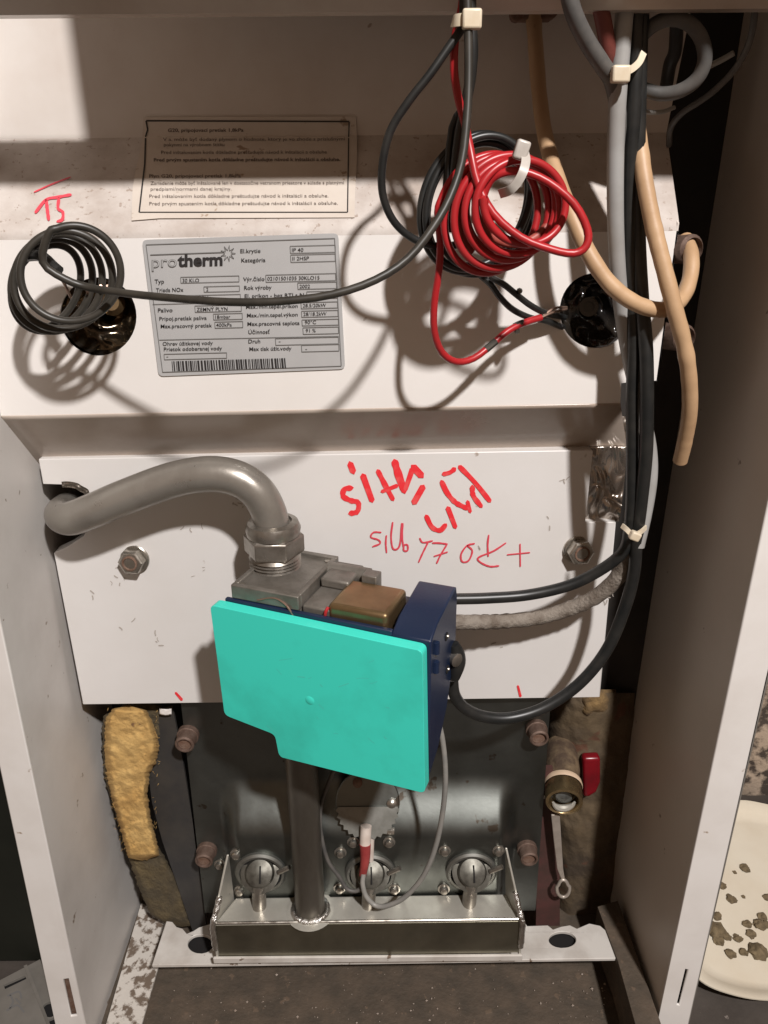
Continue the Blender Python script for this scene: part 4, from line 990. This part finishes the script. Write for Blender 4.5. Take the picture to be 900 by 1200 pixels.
# cable ties
def tie(label, c, strap, r_, head, m=M['tie'], hs=(.006, .004, .0038), rot=0):
    t = thing('cable_tie', c, label, 'cable tie', 'nylon cable ties')
    mb = MB(); q = strap; w_ = r_
    vs = []; fs = []
    nrm = Vector((0, 0, 1))
    for i, p in enumerate(q):
        t_ = (q[min(i + 1, len(q) - 1)] - q[max(i - 1, 0)]).normalized(); b = t_.cross(Vector((0, -1, 0))).normalized(); n = b.cross(t_)
        for sx, sy in ((-1, -1), (1, -1), (1, 1), (-1, 1)): vs.append(p + b * w_ * sx + n * .0006 * sy)
    for i in range(len(q) - 1):
        for k in range(4): a = i * 4 + k; b_ = i * 4 + (k + 1) % 4; fs.append([a, b_, b_ + 4, a + 4])
    fs += [[3, 2, 1, 0], [len(vs) - 4 + k for k in range(4)]]
    mb.add(vs, fs); mb.build('strap', m, t, angle=40)
    mb = MB(); mb.box((-hs[0], -hs[1], -hs[2]), hs, Matrix.Translation(head) @ Matrix.Rotation(rot, 4, 'Y')); mb.build('tie_head', m, t, bevel=.0012, segs=3)
    return t
tie('pale nylon tie holding the wires of the red coil under the top rail', P(547, 25, .43), path([(531, 25, .437), (534, 24, .4335), (541, 23, .4315), (552, 22, .4315), (561, 21, .4345)], 5), .0026, P(553, 22.5, .4305), hs=(.0046, .0025, .0043))
tie('yellowed tie with open loop round the grey and black bundle', P(728, 85, .45), path([(703, 75, .462), (710, 80, .456), (722, 84, .4535), (736, 83, .4535), (748, 74, .455), (754, 62, .460)], 5), .0017, P(727, 87, .4515), hs=(.0046, .003, .0040))
tie('yellowed tie gathering the bundle beside the foil tape', P(743, 625, .46), path([(729, 616, .470), (735, 621, .465), (742, 627, .4625), (750, 624, .4635), (757, 618, .470)], 5), .0016, P(744, 628, .4612), hs=(.0034, .0026, .0030), rot=.4)
tie('milky tie with frayed tail pinching the red coil', P(605, 205, .41), path([(614, 178, .421), (616, 188, .4145), (613, 201, .411), (606, 214, .411), (597, 223, .413), (586, 227, .420)], 6), .0022, P(611, 176, .4185), m=M['tie_clear'], hs=(.0034, .0028, .0045), rot=.3)

# ================================================================== OUTSIDE THE CASING
dish = thing('oval_dish', PZ(930, 1080, -.060), 'cream oval dish with brown crumbs on the floor outside the casing', 'dish')
zd = -.050
ol = [(800, 1120), (818, 1147), (850, 1163), (900, 1172), (960, 1165), (1030, 1130), (1060, 1070), (1030, 1000), (960, 955), (905, 944), (868, 938), (835, 945), (805, 990), (792, 1060)]
base = catmull([PZ(x, y, zd + .008) for x, y in ol + ol[:1]], 6)[:-1]
cen = sum(base, Vector()) / len(base)
mb = MB(); nb = len(base); vs = []; fs = []
levels = [(.80, -.009), (.86, -.0085), (.90, -.004), (.97, .0), (1.0, .0005), (1.0, -.001), (.96, -.003), (.88, -.010), (.8, -.0135)]
for s_, dz_ in levels:
    for p in base: vs.append(Vector((cen.x + (p.x - cen.x) * s_, cen.y + (p.y - cen.y) * s_, p.z + dz_)))
for i in range(len(levels) - 1):
    for k in range(nb): fs.append([i * nb + k, i * nb + (k + 1) % nb, (i + 1) * nb + (k + 1) % nb, (i + 1) * nb + k])
fs.append(list(range(nb))); fs.append([(len(levels) - 1) * nb + k for k in range(nb)][::-1])
mb.add(vs, fs); mb.build('dish_body', M['dish'], dish, angle=40)
zc = zd + .008 - .009
CR = [(873.5, 1018, 6), (861, 1022.5, 2.5), (846, 1038, 5), (857, 1054, 6), (871, 1051, 2.5), (899, 1052, 5), (840, 1074, 5.5), (839, 1091, 11), (842, 1103, 6), (852, 1098, 5), (864, 1100, 5), (875.5, 1083, 5), (880, 1095, 5.5), (893, 1074, 5.5), (890, 1084, 7), (899, 1084, 5), (856, 1118, 6), (871, 1116, 5), (888, 1116, 10), (895, 1118, 5)]
for i, (x, y, s_) in enumerate(CR):
    p = PZ(x, y, zc); r_ = s_ * .75 / 920
    bm = bmesh.new(); bmesh.ops.create_icosphere(bm, subdivisions=3, radius=1); mb = MB()
    vs = [p + Vector((v.co.x * r_ * 1.1, v.co.y * r_ * 1.1, max(-.3, v.co.z) * r_ * .42 + r_ * .12)) + v.co * r_ * (.45 * noise.noise(v.co * 1.4 + Vector((i * 3, 0, 0))) + .22 * noise.noise(v.co * 4.5 + Vector((0, i * 3, 0)))) for v in bm.verts]
    fs = [[v.index for v in f.verts] for f in bm.faces]; bm.free(); mb.add(vs, fs)
    o = mb.build('brown_lump', M['crumb'], angle=60)
    lab = 'small dry brown lump on the cream dish'
    if s_ == 11: lab = 'large brown clump on the dish nearest the casing flange'
    elif s_ == 10: lab = 'large brown clump on the dish near its front rim'
    tag(o, lab, 'lump', 'brown lumps on the dish')

mb = MB(); mb.box((-.95, .545, -.060), (-.305, .79, 1.0))  # near-black box added in place of the shade beside the casing
tag(mb.build('shade_stand_in', mat('green_black_shade', (.006, .007, .004), (.012, .013, .008), rough=.6, scale=8), bevel=.004), 'near-black box added for the shade beside the casing behind the bracket', 'shade stand-in')
bk = thing('bent_bracket', PZ(20, 1170, -.045), 'dull grey bent metal bracket with slot and round hole lying beside the casing', 'bracket')
def PB(x, y): return PZ(x, y, -.05)
mb = MB(); mb.plate([PB(x, y) for x, y in ((-60, 1180), (47, 1124), (62, 1165), (80, 1230), (40, 1290), (-60, 1290))],
    [[PB(x, y) for x, y in ((4, 1154), (29, 1143), (31, 1147), (6, 1159))], ringpts(58, 1183, 8.5, 9, PB, 20), [PB(x, y) for x, y in ((54, 1196), (68, 1190), (72, 1215), (60, 1215))]], Vector((0, 0, -.003)))
bo = mb.build('bracket_plate', M['bracket'], bk, bevel=.0008)
mb = MB(); mb.plate([PZ(x, y, -.0545) for x, y in ((-60, 1180), (47, 1124), (80, 1230), (-60, 1290))], [], Vector((0, 0, -.004))); mb.build('bracket_backing', M['hole'], bk)
mb = MB(); a, b = PB(28, 1133), PB(68, 1235); n = Vector((0, 0, .0016)); mb.plate([a + n, PB(32, 1131.5) + n, PB(72, 1235) + n, b + n], [], Vector((0, 0, -.001))); mb.build('bracket_ridge', M['bracket'], bk)
mk = MB(); pf = lambda x, y: PZ(x, y, -.0495)
for pts in ([(9, 1167), (22, 1162), (25, 1170)], [(8, 1184), (20, 1178), (28, 1186)], [(12, 1166), (15, 1174), (11, 1182)], [(18, 1170), (24, 1176)]): ribbon(mk, pts, 2.2, pf)
mk.build('stamped_mark', M['ink_grey'], bk, smooth=False)

# loose grit on the base plate
gr = MB(); rnd = random.Random(5)
for i in range(150):
    x, y = rnd.uniform(165, 715), 1133 + 72 * rnd.random() ** .8
    p = PZ(x, y, -.0436); s_ = rnd.choice((.0004, .0005, .0005, .0008, .0013)) * rnd.uniform(.7, 1.3)
    vs = [p + Vector((s_ * rnd.uniform(.5, 1.2) * a, s_ * rnd.uniform(.5, 1.2) * b, s_ * c)) for a, b, c in ((1, 0, 0), (-1, 0, 0), (0, 1, 0), (0, -1, 0), (0, 0, 1), (0, 0, -.6))]
    gr.add(vs, [[0, 2, 4], [2, 1, 4], [1, 3, 4], [3, 0, 4], [2, 0, 5], [1, 2, 5], [3, 1, 5], [0, 3, 5]])
tag(gr.build('grit', M['grit'], smooth=False), 'pale grit and rust crumbs scattered over the brown base plate', 'grit', kind='stuff')
